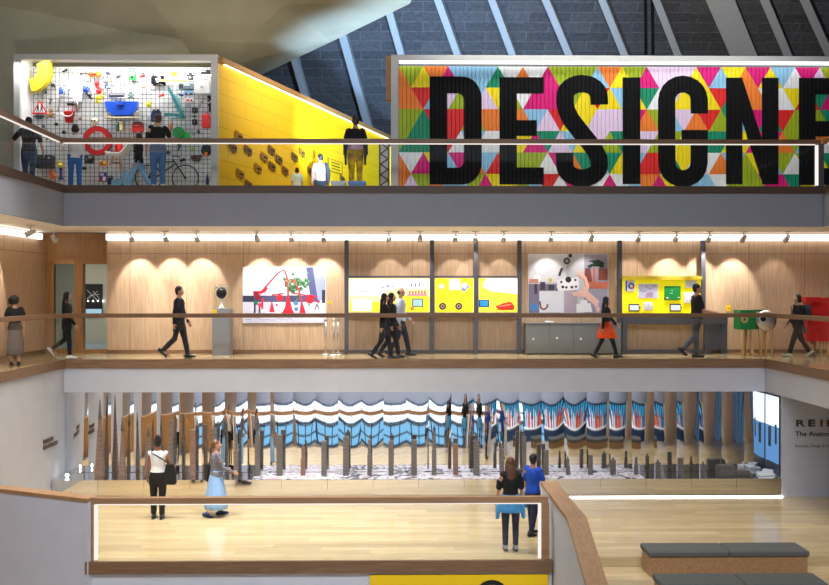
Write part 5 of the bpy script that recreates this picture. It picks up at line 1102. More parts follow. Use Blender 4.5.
# ================================================================ PEOPLE
HS = {}
def cloth(n, rgb, **k): return mat('cloth_'+n, srgb(*rgb), .85, **k)
def skin_m(rgb=(196, 148, 122)): return mat('skin_%d' % rgb[0], srgb(*rgb), .55)
def remesh(g, vox, name, m, extra=None):
    me = g.mesh('tmp'); o = bpy.data.objects.new('tmp', me); COL.objects.link(o)
    md = o.modifiers.new('r', 'REMESH'); md.mode = 'VOXEL'; md.voxel_size = vox; md.use_smooth_shade = True
    sm_ = o.modifiers.new('s', 'SMOOTH'); sm_.iterations = 3; sm_.factor = .5
    if extra:
        tx = bpy.data.textures.new('folds', 'CLOUDS'); tx.noise_scale = extra[1]
        dm = o.modifiers.new('d', 'DISPLACE'); dm.texture = tx; dm.strength = extra[0]; dm.mid_level = .5
    dg = bpy.context.evaluated_depsgraph_get(); me2 = bpy.data.meshes.new_from_object(o.evaluated_get(dg))
    bpy.data.objects.remove(o); bpy.data.meshes.remove(me); me2.name = name; me2.materials.clear()
    for mm in (m if isinstance(m, list) else [m]): me2.materials.append(mm)
    for p in me2.polygons: p.use_smooth = True; p.material_index = 0
    return me2
def link(me, name, parent):
    o = bpy.data.objects.new(name, me); COL.objects.link(o); o.parent = parent; ORG[o.name] = (0, 0, 0); return o
def person(label, px, Y, zf, H, head_deg, legs=((0, 0), (0, 0)), arms=((0, 6, 10), (0, 6, 10)), top=None, bottom=None, shoes=None, hair=('short', (20, 14, 10)), skin=(190, 142, 116),
           sleeve='long', fem=False, skirt=None, lean=0, hem=.9, look=0, extra=None, child=False, xoff=0, group=None):
    """local frame: faces +Y, x to its right. legs: (thigh forward deg, knee bend). arms: (forward, outward, elbow). index 0 = left (-x), 1 = right"""
    k = H/1.75; s = lambda *p: V(p)*1.0
    r = empty('person', (0, 0, 0), label, 'person', group)
    hipw = .095; shw = .175 if fem else .20; tw_ = .9 if fem else 1.0
    def legpts(sd, th, kn):
        h = V((sd*hipw, 0, .93)); a = R(th); kq = h+V((0, sin(a), -cos(a)))*.44; b = R(th-kn); an = kq+V((0, sin(b), -cos(b)))*.41
        return h, kq, an, b
    LP = [legpts(-1, *legs[0]), legpts(1, *legs[1])]
    low = min(LP[0][2].z, LP[1][2].z); dz = .075-low
    ln = R(lean); piv = V((0, 0, .95+dz))
    def tp(x, y, z): # upper body point, with lean about the hips
        q = V((x, y, z+dz))-piv; return piv+V((q.x, q.y*cos(ln)+q.z*sin(ln), -q.y*sin(ln)+q.z*cos(ln)))
    def fix(p): return p+V((0, 0, dz))
    LP = [(fix(a), fix(b), fix(c), d) for a, b, c, d in LP]
    def armpts(sd, fw, ow, el):
        sh = tp(sd*shw, 0, 1.40); a, o_ = R(fw)+ln*0, R(ow)
        d1 = V((sd*sin(o_), sin(a)*cos(o_), -cos(a)*cos(o_))); e_ = sh+d1*.29; b = R(fw+el)
        d2 = V((sd*sin(o_)*.5, sin(b)*cos(o_), -cos(b)*cos(o_))).normalized(); w = e_+d2*.25; return sh, e_, w, d2
    AP = [armpts(-1, *arms[0]), armpts(1, *arms[1])]
    tors = [(.88, .155, .105), (.96, .165, .115), (1.05, .145*tw_, .10), (1.13, .13*tw_, .092), (1.25, .15*tw_, .108), (1.35, .165*tw_, .108), (1.42, .13*tw_, .085), (1.46, .07, .062)]
    # ---- body, one continuous skin
    g = G(); g.use(skin_m(skin))
    g.tube([tp(0, 0, z) for z, a, b in tors], [(a, b) for z, a, b in tors], 16, side=(1, 0, 0), cap='round')
    g.tube([tp(0, -.01, 1.42), tp(0, .0, 1.50), tp(0, .005, 1.56)], [.058, .052, .055], 12, cap='round')
    hc = tp(0, .012, 1.635)
    hr = (.074, .092, .112); yaw = Matrix.Rotation(R(look), 3, 'Z')
    def hp(x, y, z): return hc+yaw @ V((x, y, z))
    g.ball(hc, hr, 20, 14); g.ball(hp(0, .03, -.055), (.055, .06, .058), 14, 10); g.ball(hp(0, .075, -.088), (.026, .022, .02), 10, 8)
    g.tube([hp(0, .088, .012), hp(0, .108, -.025)], [.010, .017], 8, cap='round')
    for sx in (-1, 1): g.ball(hp(sx*.076, -.002, -.012), (.012, .02, .032), 8, 8); g.ball(hp(sx*.03, .082, -.028), (.022, .014, .018), 8, 6)
    for (h, kq, an, b), sx in zip(LP, (-1, 1)):
        g.tube([h+V((0, 0, .02)), h+(kq-h)*.5, kq, kq+(an-kq)*.35, an], [.078, .068, .050, .050, .034], 14, cap='round')
        ft = V((0, cos(b*.55), -abs(sin(b))*.5 if b < 0 else sin(b)*.4)).normalized(); g.tube([an+V((0, 0, -.03))-ft*.05, an+V((0, 0, -.04))+ft*.08, an+V((0, 0, -.05))+ft*.16], [.035, .034, .022], 10, cap='round')
    HP = []
    for (sh, e_, w, d2), sx in zip(AP, (-1, 1)):
        g.tube([sh-V((sx*.03, 0, -.0)), sh+(e_-sh)*.4, e_, e_+(w-e_)*.35, w], [.055, .047, .037, .038, .024], 12, cap='round')
        # hand: palm, four unequal bent fingers, thumb from the side
        nrm = V((-sx, 0, 0)); nrm = (nrm-d2*nrm.dot(d2)).normalized(); lat = d2.cross(nrm).normalized()
        if lat.y < 0: lat = -lat           # thumb side points forwards
        pc = w+d2*.045
        g.tube([w, w+d2*.04, w+d2*.085], [(.024, .018), (.038, .016), (.036, .014)], 12, side=tuple(lat), cap='round')
        for q, (of, l) in enumerate(((.028, .072), (.010, .082), (-.009, .076), (-.027, .06))):
            b0 = w+d2*.078+lat*of; b1 = b0+(d2*.93+nrm*.3).normalized()*l*.5; b2 = b1+(d2*.7+nrm*.7).normalized()*l*.5; g.tube([b0, b1, b2], [.0095, .0088, .0075], 8, cap='round')
        t0 = w+d2*.025+lat*.026; t1 = t0+(d2*.6+lat*.65+nrm*.25).normalized()*.04; t2 = t1+(d2*.85+lat*.25+nrm*.35).normalized()*.032; g.tube([t0, t1, t2], [.013, .0105, .0085], 8, cap='round')
        HP.append((w, d2, lat, nrm))
    link(remesh(g, .0072, 'body', skin_m(skin)), 'body', r)
    # face details
    for sx in (-1, 1):
        e_ = G().use(WHITE).ball(hp(sx*.03, .083, .008), (.012, .009, .008), 8, 6); e_.use(BLACK).ball(hp(sx*.03, .0905, .008), .0055, 8, 6); link(e_.mesh('eye'), 'eye', r)
    link(G().use(mat('lips', srgb(150, 78, 72), .5)).ball(hp(0, .084, -.055), (.022, .01, .007), 10, 6).mesh('mouth'), 'mouth', r)
    # ---- hair
    st, hcl = hair; hm = mat('hair_%d_%d' % (hcl[0], hcl[1]), srgb(*hcl), .5); g = G().use(hm)
    if st != 'bald':
        g.ball(hp(0, -.018, .028), (.084, .094, .103), 18, 12)
        g.ball(hp(0, -.045, -.02), (.078, .06, .08), 14, 10)
    else: g.ball(hp(0, -.03, -.005), (.08, .075, .06), 14, 10)
    if st == 'long': 
        g.tube([hp(0, -.05, 0), hp(0, -.085, -.12), hp(0, -.105, -.27), hp(0, -.115, -.42)], [(.085, .05), (.095, .045), (.085, .035), (.05, .02)], 14, side=(1, 0, 0), cap='round')
        for sx in (-1, 1): g.tube([hp(sx*.075, .005, .02), hp(sx*.082, .01, -.09), hp(sx*.085, -.02, -.2)], [.022, .026, .02], 8, cap='round')
    if st == 'bob':
        g.ball(hp(0, -.035, -.03), (.1, .08, .09), 16, 10)
        for sx in (-1, 1): g.ball(hp(sx*.078, .005, -.04), (.022, .035, .07), 10, 8)
    if st == 'bun': g.ball(hp(0, -.07, .125), .05, 12, 10)
    if st == 'full': g.ball(hp(0, -.03, .03), (.125, .118, .125), 18, 14)
    if st == 'tail': g.tube([hp(0, -.09, .02), hp(0, -.14, -.08), hp(0, -.13, -.24)], [.035, .04, .018], 10, cap='round')
    me_ = remesh(g, .011, 'hair', hm, (.012, .03)); link(me_, 'hair', r)
    # ---- shirt or jacket
    ex = .024
    g = G().use(top)
    tt = [(z, a+ex, b+ex) for z, a, b in tors if z > hem+.03]; tt = [(hem, .168*(tw_*.5+.5)+ex*.6, .118+ex*.6)]+tt[:-1]+[(1.455, .085, .075)]
    g.tube([tp(0, 0, z) for z, a, b in tt], [(a, b) for z, a, b in tt], 18, side=(1, 0, 0))
    for (sh, e_, w, d2), sx in zip(AP, (-1, 1)):
        if sleeve == 'long': g.tube([sh-V((sx*.04, 0, -.01)), sh+(e_-sh)*.5, e_, w-d2*.01], [.068, .06, .052, .04], 12, cap='round')
        elif sleeve == 'short': g.tube([sh-V((sx*.04, 0, -.01)), sh+(e_-sh)*.35, sh+(e_-sh)*.75], [.084, .070, .062], 12, cap='round')
        else: g.tube([sh-V((sx*.05, 0, -.005)), sh+V((sx*.02, 0, -.02))], [.066, .06], 12)
    nm = {'jacket': 'jacket'}.get(extra, 'shirt'); link(remesh(g, .011, nm, top, (.014, .09)), nm, r)
    # ---- legs
    if bottom is not None:
        g = G().use(bottom); g.tube([tp(0, 0, z) for z in (.80, .88, .98, 1.04)], [(.15, .11), (.178, .128), (.172, .124), (.155, .112)], 16, side=(1, 0, 0), cap='round')
        tight = extra == 'tight'; q = (-.003 if tight else .003)
        for (h, kq, an, b), sx in zip(LP, (-1, 1)): g.tube([h, h+(kq-h)*.5, kq, kq+(an-kq)*.5, an+(kq-an)*.06], [.098+q, .088+q, .068+q, .062+q, .054+q], 14)
        nm = 'leggings' if tight else 'trousers'; link(remesh(g, .0105, nm, bottom, (.006 if tight else .014, .07)), nm, r)
    if skirt is not None:
        sm_, z1, flare, fold = skirt; n = 36; rings = 12; g = G().use(sm_); ky = max(abs(LP[0][1].y), abs(LP[1][1].y)); sft = (LP[0][1].y+LP[1][1].y)/2
        for i in range(rings+1):
            t_ = i/rings; z = 1.06+(z1-1.06)*t_
            for j in range(n):
                a = 2*pi*j/n; w = 1+fold*t_*sin(a*9+t_); rx = (.15*tw_+.02+(.03+flare)*min(1, t_*1.6)+flare*t_)*w; ry = (.115+(.02+flare)*min(1, t_*1.6)+flare*t_+max(0, ky-.05)*.75*t_)*w
                g.v.append(tuple(tp(rx*cos(a), ry*sin(a)+sft*t_*.8, z) if t_ < .25 else V((rx*cos(a), ry*sin(a)+sft*t_*.8, z+dz))))
        for i in range(rings):
            for j in range(n): a = i*n+j; b = i*n+(j+1) % n; g.face([a, b, b+n, a+n], True)
        o = link(g.mesh('skirt'), 'skirt', r); md = o.modifiers.new('t', 'SOLIDIFY'); md.thickness = .008
    # ---- shoes
    for (h, kq, an, b), sx in zip(LP, (-1, 1)):
        sp_ = b*.7 if b < 0 else b*.5; f_ = V((0, cos(sp_), sin(sp_))); u_ = V((0, -sin(sp_), cos(sp_)))
        if b < -.25: f_ = V((0, cos(b*.9), sin(b*.9))); u_ = V((0, -sin(b*.9), cos(b*.9)))
        c0 = an-u_*.028; g = G().use(shoes)
        g.tube([c0-f_*.075, c0-f_*.03, c0+f_*.06-u_*.008, c0+f_*.13-u_*.016, c0+f_*.175-u_*.02], [(.036, .036), (.042, .046), (.044, .036), (.045, .028), (.03, .02)], 14, side=(1, 0, 0), cap='round')
        g.tube([an+u_*.03, an-u_*.03], [.046, .044], 12)
        me_ = remesh(g, .010, 'shoe', shoes); sh_ = link(me_, 'shoe', r)
        sg = G().use(BLACK); q = [c0-f_*.10-u_*.05, c0+f_*.19-u_*.05]; sg.tube([c0-f_*.10-u_*.042, c0+f_*.04-u_*.045, c0+f_*.17-u_*.042], [(.034, .008), (.04, .008), (.03, .008)], 12, side=(1, 0, 0), cap='round'); link(sg.mesh('sole'), 'sole', sh_)
    r['_'] = 0; del r['_']
    x = X(px, Y)+xoff
    r.location = (x, Y, zf); r.rotation_euler = (0, 0, R(head_deg)); r.scale = (k, k, k)
    M = Matrix.Translation(r.location) @ Matrix.Rotation(R(head_deg), 4, 'Z') @ Matrix.Diagonal((k, k, k, 1))
    return r, M, AP, tp, hp
BK = cloth('black', (18, 18, 20)); CH = cloth('charcoal', (40, 42, 48)); DJ = cloth('dark_denim', (38, 62, 92)); LJ = cloth('pale_denim', (120, 160, 200)); MJ = cloth('mid_denim', (50, 104, 170)); WT = cloth('white', (228, 228, 228)); SNK = cloth('white_shoe', (235, 235, 232)); NV = cloth('navy_suit', (24, 28, 44))
BSH = mat('black_leather', (.012, .012, .014), .35)
# heading: 0 faces away from the camera (+Y), -90 faces right (+X), 90 faces left, 180 faces the camera
RIGHT, LEFT, AWAY = -90, 90, 0
def strap(M, pts, rad, m, name='strap', parent=None):
    pass
# -- middle gallery
person('person in black top and long grey skirt, back turned, by the left side wall', 15, 21.3, L1, 1.5, 12, legs=((2, 0), (-3, 2)), top=BK, skirt=(cloth('grey_skirt', (92, 88, 88)), .27, .012, .03), shoes=BSH, hair=('full', (14, 12, 12)), fem=True, sleeve='short', look=-35)
person('person with long black hair and white trainers walking past the glazed door', 67, 23.45, L1, 1.6, RIGHT+18, legs=((-8, 46), (7, 4)), arms=((-12, 8, 12), (10, 10, 24)), top=BK, bottom=BK, shoes=SNK, hair=('long', (10, 8, 8)), fem=True, extra='tight', hem=.78)
m1 = person('person in a dark suit with a blue shirt walking right past the sculpture plinth', 179, 23.75, L1, 1.76, RIGHT, legs=((15, 4), (-10, 36)), arms=((12, 6, 14), (-10, 6, 8)), top=NV, bottom=CH, shoes=BSH, hair=('short', (22, 18, 16)), hem=.80, extra='jacket')
person('person in black, hindmost of the trio walking past the light boxes', 384.5, 23.4, L1, 1.58, RIGHT, legs=((14, 3), (-12, 22)), arms=((10, 6, 14), (-12, 6, 8)), top=BK, bottom=BK, shoes=BSH, hair=('long', (12, 10, 10)), fem=True, hem=.82)
person('person in black, middle of the trio walking past the light boxes', 391.5, 23.85, L1, 1.6, RIGHT, legs=((-12, 20), (16, 6)), arms=((-12, 6, 12), (12, 6, 14)), top=BK, bottom=BK, shoes=BSH, hair=('long', (12, 10, 10)), fem=True, hem=.80)
person('person in pale shirt and navy trousers, foremost of the trio by the light boxes', 400.5, 24.4, L1, 1.74, RIGHT, legs=((18, 6), (-10, 22)), arms=((14, 6, 30), (-8, 6, 10)), top=cloth('pale_shirt', (190, 200, 225)), bottom=cloth('navy_trousers', (34, 44, 66)), shoes=BSH, hair=('bald', (40, 30, 26)), sleeve='long')
p, M, AP, tp, hp = person('person in black cardigan and bright orange skirt striding past the grey cabinet', 606, 23.7, L1, 1.52, RIGHT, legs=((-14, 14), (22, 6)), arms=((34, 6, 8), (-20, 6, 10)), top=BK, bottom=cloth('black_tights', (16, 16, 18)), skirt=(cloth('orange_skirt', (250, 84, 22)), .60, .028, .05), shoes=BSH, hair=('long', (12, 8, 8)), fem=True, hem=.98, extra='tight')
p, M, AP, tp, hp = person('person in dark glasses, black short-sleeved shirt and grey trousers by the yellow board', 696.5, 23.8, L1, 1.8, RIGHT, legs=((3, 2), (-10, 34)), arms=((14, 6, 62), (18, 6, 58)), top=BK, bottom=cloth('grey_trousers', (84, 86, 92)), shoes=BSH, hair=('short', (16, 12, 12)), sleeve='short', hem=.92)
g = G().use(BLACKG)
for sx in (-1, 1): g.ball(hp(sx*.032, .1, .008), (.026, .008, .018), 10, 8)
g.tube([hp(-.08, 0, .012), hp(-.06, .09, .012)], .004, 6).tube([hp(.08, 0, .012), hp(.06, .09, .012)], .004, 6); link(g.mesh('sunglasses'), 'sunglasses', p)
p, M, AP, tp, hp = person('person in black with a backpack walking left beside the red desk', 798, 24.0, L1, 1.58, LEFT, legs=((22, 6), (-18, 16)), arms=((14, 6, 40), (8, 8, 30)), top=BK, bottom=BK, shoes=cloth('pale_trainer', (196, 204, 180)), hair=('bob', (20, 16, 16)), hem=.86)
def bag_at(M, c, size, m, name, label, strap_pts=None, cat='bag'):
    w = M @ V(c); k = M.to_scale().x; rot = M.to_3x3().normalized()
    r = empty(name, tuple(w), label, cat); g = G().use(m); sx, sy, sz = [q*k for q in size]
    pr = [(-.5, 0), (-.46, .55), (-.3, .95), (.3, .95), (.46, .55), (.5, 0), (.42, -.06), (-.42, -.06)]
    n = len(pr)
    for yy_, q in ((-sy/2, .9), (-sy/4, 1), (sy/4, 1), (sy/2, .9)):
        for a, b in pr: g.v.append(tuple(w+rot @ V((a*sx*q, yy_, (b-.5)*sz*q))))
    for i in range(3):
        for j in range(n): a = i*n+j; b = i*n+(j+1) % n; g.face([a, b, b+n, a+n], True)
    g.face(list(range(n))[::-1]); g.face(list(range(3*n, 4*n)))
    g.obj('body', r)
    if strap_pts:
        h = G().use(m); h.tube([tuple(M @ V(q)) for q in strap_pts], .012*k, 6); h.obj('strap', r)
    return r
bag_at(M, (0, -.23, 1.22), (.30, .18, .42), CH, 'backpack', 'dark backpack on the person walking left by the red desk', [(.13, -.14, 1.38), (.15, -.02, 1.47), (.15, .13, 1.36), (.15, .12, 1.15), (.13, -.13, 1.05)])
# grey jacket over arm of that walker
w = M @ V((.26, -.2, 1.0)); g = G().use(cloth('slate_jacket', (86, 92, 112)))
g.tube([tuple(M @ V(q)) for q in ((.24, -.05, 1.12), (.26, -.14, 1.0), (.27, -.22, .84), (.27, -.30, .66))], [(.05, .09), (.06, .12), (.05, .13), (.03, .10)], 12, cap='round'); thing(g, 'jacket', 'slate grey jacket hanging from the arm of the backpack wearer', 'jacket')
# -- top gallery
person('person in black top and jeans behind the sloping rail at the far left', 29, 23.6, L2, 1.72, 8, legs=((4, 2), (-8, 6)), arms=((10, 40, 10), (18, 12, 16)), top=BK, bottom=DJ, shoes=BSH, hair=('short', (14, 12, 12)), sleeve='short')
p, M, AP, tp, hp = person('person in loose white top and bright blue jeans left of the ring sign', 75, 23.7, L2, 1.58, 28, legs=((6, 4), (-6, 4)), arms=((28, 12, 50), (22, 10, 50)), top=WT, bottom=MJ, shoes=BSH, hair=('bob', (26, 16, 12)), fem=True, hem=.84, look=20)
person('person in black jacket and pale jeans striding left under the red toolbox', 138.5, 24.2, L2, 1.5, LEFT, legs=((22, 6), (-18, 18)), arms=((-8, 8, 20), (10, 8, 20)), top=BK, bottom=LJ, shoes=SNK, hair=('bob', (40, 24, 16)), fem=True, hem=.86)
p, M, AP, tp, hp = person('person with raised hand, black top and washed jeans in front of the bicycle', 158, 23.6, L2, 1.8, 22, legs=((2, 2), (-4, 6)), arms=((6, 8, 20), (60, 20, 118)), top=BK, bottom=cloth('washed_denim', (70, 110, 158)), shoes=SNK, hair=('short', (60, 38, 26)), sleeve='short', hem=1.04)
g = G().use(cloth('denim_shirt', (120, 136, 170))); g.tube([(0, 0, .84), (0, 0, .92), (0, 0, 1.0), (0, 0, 1.07)], [(.19, .15), (.20, .155), (.185, .145), (.165, .13)], 18, side=(1, 0, 0)); g.tube([(.02, .15, .98), (.06, .17, .85), (.05, .15, .72)], [.03, .035, .03], 8, cap='round'); link(remesh(g, .012, 'waist_shirt', cloth('denim_shirt', (120, 136, 170)), (.02, .06)), 'waist_shirt', p)
person('child in a pale top standing far back by the yellow wall', 297, 28.3, L2, 1.12, 20, top=cloth('pale_mint', (206, 222, 220)), bottom=DJ, shoes=SNK, hair=('bob', (24, 20, 18)), child=True, sleeve='short')
p, M, AP, tp, hp = person('person in dusty pink shirt far back by the yellow wall', 320, 29.7, L2, 1.72, 25, top=cloth('dusty_pink', (186, 150, 130)), bottom=CH, shoes=BSH, hair=('short', (24, 20, 18)), look=25)
w_ = G().use(CH); w_.tube([tuple(M @ V(q)) for q in ((.2, -.02, 1.42), (.24, -.04, 1.25), (.25, -.05, 1.0), (.24, -.05, .82))], [(.07, .10), (.07, .12), (.06, .12), (.04, .09)], 12, cap='round'); thing(w_, 'jacket', 'dark jacket over the shoulder of the person in dusty pink', 'jacket')
pt = mat('patterned_yellow_cloth', srgb(214, 170, 40), .85, var=.6, vscale=9)
p, M, AP, tp, hp = person('person in dark coat and yellow patterned trousers at the end of the yellow wall', 355.5, 23.95, L2, 1.83, 0, legs=((3, 0), (-2, 0)), arms=((4, 7, 6), (4, 7, 6)), top=cloth('dark_brown_coat', (34, 20, 22)), bottom=pt, shoes=BSH, hair=('short', (50, 34, 26)), hem=1.1)
g = G().use(cloth('floral_shirt', (210, 170, 190), var=.5, vscale=30)); g.tube([(0, 0, .95), (0, 0, 1.02), (0, 0, 1.1)], [(.2, .15), (.195, .145), (.18, .135)], 16, side=(1, 0, 0)); link(remesh(g, .012, 'shirt_tail', cloth('floral_shirt', (1, 1, 1))), 'shirt_tail', p)
for sx in (-1, 1):
    g = G().use(CH); g.tube([(sx*.2, -.02, 1.15), (sx*.225, -.02, .9), (sx*.225, -.02, .62)], [(.03, .12), (.03, .13), (.025, .12)], 12, side=(1, 0, 0), cap='round'); link(remesh(g, .011, 'coat_tail', cloth('navy_coat_tail', (30, 40, 60))), 'coat_tail', p)
# -- lower landing
p, M, AP, tp, hp = person('person in white sleeveless top and black trousers facing the mirrors', 158, 20.15, 0, 1.68, 0, legs=((2, 2), (-2, 2)), arms=((4, 10, 10), (14, 14, 60)), top=WT, bottom=BK, shoes=BSH, hair=('bun', (18, 14, 12)), fem=True, sleeve='none', hem=1.0, skin=(150, 100, 76))
bag_at(M, (.27, -.04, .98), (.26, .14, .44), BK, 'shoulder_bag', 'black shoulder bag carried by the person in the white top', [(.24, -.05, 1.18), (.1, -.13, 1.30), (-.10, -.12, 1.42), (-.13, .0, 1.46), (0, .13, 1.3), (.2, .08, 1.18)])
p, M, AP, tp, hp = person('person with fair hair, grey patterned cardigan and long light blue skirt', 216, 20.35, 0, 1.6, -62, legs=((12, 6), (-12, 8)), arms=((22, 8, 40), (20, 8, 44)), top=mat('patterned_grey_cloth', srgb(110, 108, 116), .9, var=.5, vscale=40), skirt=(cloth('pale_blue_skirt', (134, 172, 214)), .2, .045, .05), shoes=cloth('navy_shoe', (30, 48, 96)), hair=('tail', (104, 70, 44)), fem=True, hem=.84, look=-20)
bag_at(M, (-.25, -.1, .98), (.24, .14, .4), BK, 'shoulder_bag', 'black bag hanging behind the person in the long blue skirt', [(-.2, -.1, 1.12), (-.16, -.08, 1.38), (-.15, .02, 1.47), (-.2, .1, 1.3)])
p, M, AP, tp, hp = person('person with very long brown hair, black top and dark tights behind the glass front', 510.5, 17.6, 0, 1.67, 4, legs=((1, 0), (-1, 0)), arms=((10, 10, 16), (10, 10, 16)), top=BK, bottom=cloth('slate_tights', (54, 58, 74)), shoes=cloth('grey_trainer', (150, 152, 156)), hair=('long', (96, 58, 34)), fem=True, hem=.98, sleeve='short', extra='tight')
dn = cloth('bright_denim', (70, 148, 204)); g = G().use(dn); g.tube([(0, 0, .72), (0, 0, .82), (0, 0, .95), (0, 0, 1.06)], [(.215, .17), (.21, .165), (.19, .15), (.165, .13)], 18, side=(1, 0, 0))
for sx in (-1, 1): g.tube([(sx*.17, .06, .98), (sx*.23, .02, .8), (sx*.25, 0, .62)], [.04, .05, .035], 8, cap='round')
link(remesh(g, .012, 'waist_jacket', dn, (.02, .07)), 'waist_jacket', p)
p, M, AP, tp, hp = person('person in royal blue T-shirt turned right behind the right post of the glass front', 536.0, 18.7, 0, 1.55, -50, legs=((6, 3), (-8, 6)), xoff=-.06, arms=((4, 8, 12), (20, 4, 62)), top=cloth('royal_blue', (18, 70, 170)), bottom=cloth('dark_shorts', (30, 34, 60)), shoes=BSH, hair=('short', (26, 20, 18)), sleeve='short', look=30, skin=(176, 124, 96))
bag_at(M, (-.24, .02, .72), (.34, .14, .30), cloth('teal_blue_bag', (40, 104, 150)), 'tote_bag', 'teal blue tote bag hanging from the hand of the person in royal blue', [(-.30, .06, .84), (-.27, .07, .92), (-.22, .06, .92), (-.18, .0, .84)])
w = M @ V((.24, .42, 1.06)); g = G().use(cloth('sage_leaflet', (120, 150, 110))); g.zprism([(w.x-.09, w.y-.07), (w.x+.09, w.y-.07), (w.x+.1, w.y+.07), (w.x-.08, w.y+.07)], w.z-.012, w.z); thing(g, 'leaflet', 'small green leaflet held by the person in royal blue', 'leaflet')
# ================================================================ THE OTHER SIDE OF THE ATRIUM (seen in the mirrors)
zg = -3.0
g = G().use(W_FLOOR).box(-26, 26, -4, 16.9, zg-.06, zg); struct('floor', g)
g = G().use(PLASTER2).box(-26, 26, -2.3, -2.1, zg+2.15, 1.2); struct('wall_front', g)
g = G().use(PLASTER2).box(-26, 26, -2.3, -2.1, 1.2, 12); struct('wall_front', g)
DAY = emis('daylit_glass', srgb(176, 216, 246), 2.2); DAYT = emis('teal_lit_glass', srgb(60, 150, 190), 1.3); DEEP = mat('deep_navy_panel', srgb(22, 44, 70), .4)
wn = 0
def window(x0, x1, z0, z1, m, n, frame=DEEP, wh=.16):
    g = G().use(frame); h = .1
    for i in range(n+1): x = x0+(x1-x0)*i/n; g.box(x-wh/2, x+wh/2, -2.1, -1.95, z0, z1)
    g.box(x0, x1, -2.1, -1.95, z0, z0+h).box(x0, x1, -2.1, -1.95, z1-h, z1).box(x0, x1, -2.1, -1.98, z0+(z1-z0)*.42, z0+(z1-z0)*.42+.08)
    global wn; wn += 1
    o = struct('window_%d' % wn, g); G().use(m).box(x0, x1, -2.2, -2.12, z0, z1).obj('glass_pane', o)
WHT = emis('white_daylight', srgb(232, 244, 255), 2.2); LB = emis('blue_daylight', srgb(130, 190, 232), 1.3)
window(-10, 4, zg+1.15, zg+2.15, WHT, 5, DEEP, .12); window(-10, 4, zg+.05, zg+1.15, LB, 5, DEEP, .34)
window(4, 12.4, zg+.9, zg+2.15, DAYT, 14, DEEP, .26); window(16.4, 21, zg+.1, zg+2.15, emis('dim_blue_glass', srgb(90, 120, 150), .5), 3)
g = G().use(W_DOOR).box(-26, -10, -2.3, -2.1, zg, zg+2.15); struct('wall_front', g)
g = G().use(DEEP).box(4, 12.4, -2.25, -2.0, zg, zg+.9); struct('wall_front', g)
g = G().use(mat('beige_render', srgb(206, 192, 170), .8)).box(12.4, 16.4, -2.3, -2.0, zg, zg+2.15); struct('wall_front', g)
rn = random.Random(5); mm = [RED, WHITE, mat('teal_pack', srgb(60, 170, 190), .5), ORANGE, VIOL, WHITE]
for i in range(30):
    x = 4.3+7.7*i/30; m = mm[rn.randrange(6)]; w = .06+rn.random()*.055; h = .35+rn.random()*.55
    g = G().use(m).box(x, x+w*2, -1.8, -1.6, zg+1.0, zg+1.0+h, .02).box(x+w*.4, x+w*1.6, -1.78, -1.62, zg+1.0+h, zg+1.05+h)
    thing(g, 'shop_package', 'coloured upright package on the long shop counter across the atrium', 'package', 'packages on the shop counter')
g = G().use(DEEP).box(4.1, 12.3, -1.9, -1.5, zg, zg+.94).use(WHITE).box(4.0, 12.4, -1.95, -1.45, zg+.94, zg+1.0); thing(g, 'shop_counter', 'long navy shop counter across the atrium with packages on it', 'counter')
g = G().use(W_DOOR).box(XL-.3, XL-.02, -2, 17.9, zg, B1); struct('wall_left', g)
g = G().use(W_WALL).box(13, 13.2, -2, 22, zg, zg+6); struct('wall_right', g)
g = G().use(DEEP)
for k in range(5): g.box(12.9, 13, 8+1.5*k-.06, 8+1.5*k+.06, -1, 1.1)
g.box(12.9, 13, 8, 14, -1.1, -1).box(12.9, 13, 8, 14, 1.1, 1.2); o = struct('window_9', g); G().use(bpy.data.materials['dim_blue_glass']).box(12.96, 12.99, 8.06, 13.94, -1, 1.1).obj('glass_pane', o)
# ================================================================ LIGHT
wd = bpy.data.worlds.new('daylight'); SC.world = wd; wd.use_nodes = True; bg = wd.node_tree.nodes['Background']
bg.inputs[0].default_value = (.62, .74, 1.0, 1); bg.inputs[1].default_value = .10
def area(name, loc, to, sx, sy, e_, col=(1, 1, 1), spread=180):
    l = bpy.data.lights.new(name, 'AREA'); l.shape = 'RECTANGLE'; l.size = sx; l.size_y = sy; l.energy = e_; l.color = col; l.spread = R(spread)
    o = bpy.data.objects.new(name, l); COL.objects.link(o); o.location = loc; o.rotation_euler = (V(to)-V(loc)).to_track_quat('-Z', 'Y').to_euler(); return o
def spot(name, loc, to, e_, size, col=(1, 1, 1), blend=.5, rad=.3):
    l = bpy.data.lights.new(name, 'SPOT'); l.energy = e_; l.spot_size = R(size); l.spot_blend = blend; l.color = col; l.shadow_soft_size = rad
    o = bpy.data.objects.new(name, l); COL.objects.link(o); o.location = loc; o.rotation_euler = (V(to)-V(loc)).to_track_quat('-Z', 'Y').to_euler(); return o
# added fill lights above the atrium, out of view
area('atrium_fill', (0, 6, 13), (0, 17, 0), 16, 8, 400, (.78, .88, 1.0))
area('far_side_fill', (0, 9, 11), (0, -2, 0), 22, 1.5, 2100, (.85, .92, 1.0), 90)  # added to brighten the opposite facade for the mirrors
area('atrium_fill', (0, 4.5, 13.6), (0, 17.5, -1), 14, 2, 560, (.88, .92, 1.0), 90)  # added to brighten the fronts that face the camera
# added fill hung free above the lower landing
for i, x in enumerate((-6, -2.6, .6, 4.2, 7.2)):
    area('landing_downlight', (x, 22.0, B1-.05), (x, 20.6, 0), 1.6, .3, 42, (1, .93, .80), 150) if False else None
for x in (-6, -3, 0): area('landing_fill', (x, 19.0, 9.5), (x, 19.6, 0), 2.2, 1.2, 140, (1, .96, .88), 70)
for x in (4.6, 8): area('landing_fill', (x, 19.0, 9.5), (x, 19.2, 0), 2, 1.2, 40, (1, .93, .8), 70)
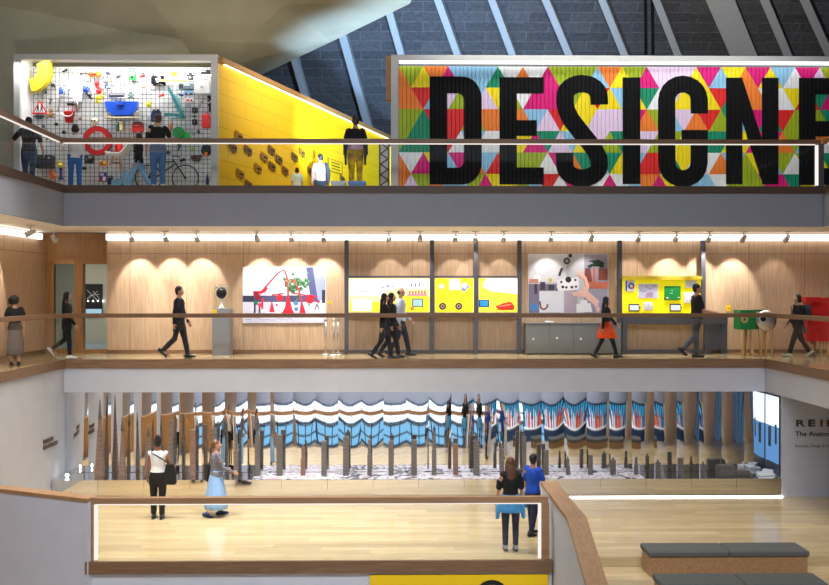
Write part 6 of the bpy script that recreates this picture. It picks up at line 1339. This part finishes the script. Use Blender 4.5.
# gallery glow
for x, e_ in ((-5.6, 50), (-1.5, 48), (2.6, 42), (6.7, 30), (10.5, 14)): area('gallery_light', (x, 24.3, B2-.03), (x, 24.4, L1), 3.2, .15, e_, (1, .96, .90), 80)
area('gallery_light', ((XL+XW)/2, 20, B2-.03), ((XL+XW)/2, 20.1, L1), .3, 6, 30, (1, .96, .90), 110)
area('room_light', (XW-.5, 28.6, B2-.3), (XW-.5, 28.7, L1), 2, 2, 60, (1, .95, .86))
# top level
area('sign_light', (X(610, 23.9), 23.6, 8.2+CZ-1.0), (X(610, 24.9), 24.9, 8.3), 9.5, .2, 130, (1, 1, 1), 120)
spot('blue_wash', (3, 25.5, 7.6), (2.2, 36, 13.2), 7500, 80, (.42, .66, 1.0), .9)
spot('blue_wash', (-1.5, 27, 8), (-1, 37, 12.5), 4500, 80, (.42, .66, 1.0), .9)
spot('roof_wash', (8.5, 25.5, 7.8), (9, 34, 13.5), 2100, 90, (1, .96, .92), .9)
spot('shell_wash', (-7, 17.5, 7.4), (-6.5, 26, 14.2), 560, 75, (1, .93, .76), .9)
spot('shell_wash', (-1.5, 20, 8.2), (-3.5, 28, 14), 480, 70, (1, .86, .66), .9)
area('alcove_light', (X(115, 24.9), 24.85, Z(66, 24.9, 115)), (X(115, 25.3), 25.36, L2+1.2), 5.2, .2, 75, (1, 1, 1), 170)
area('yellow_bay_fill', (-1.2, 27.6, L2+3.6), (-3.6, 29, L2+2.2), 6, .4, 110, (1, .93, .7), 150)  # added on the visitor side to brighten the yellow wall
# ================================================================ CAMERA
cam = bpy.data.cameras.new('camera'); co = bpy.data.objects.new('camera', cam); COL.objects.link(co); SC.camera = co
co.location = (0, 0, CZ); co.rotation_euler = (pi/2, 0, -TH); cam.sensor_width = 36; cam.lens = F/829*36; cam.clip_end = 300; cam.clip_start = .1
SC.view_settings.view_transform = 'Standard'; SC.view_settings.look = 'None'; SC.view_settings.gamma = 1; SC.view_settings.exposure = 0; SC.view_settings.use_curve_mapping = False
SC.cycles.use_denoising = True; SC.cycles.max_bounces = 10; SC.cycles.transparent_max_bounces = 16; SC.cycles.glossy_bounces = 5; SC.cycles.sample_clamp_indirect = 6
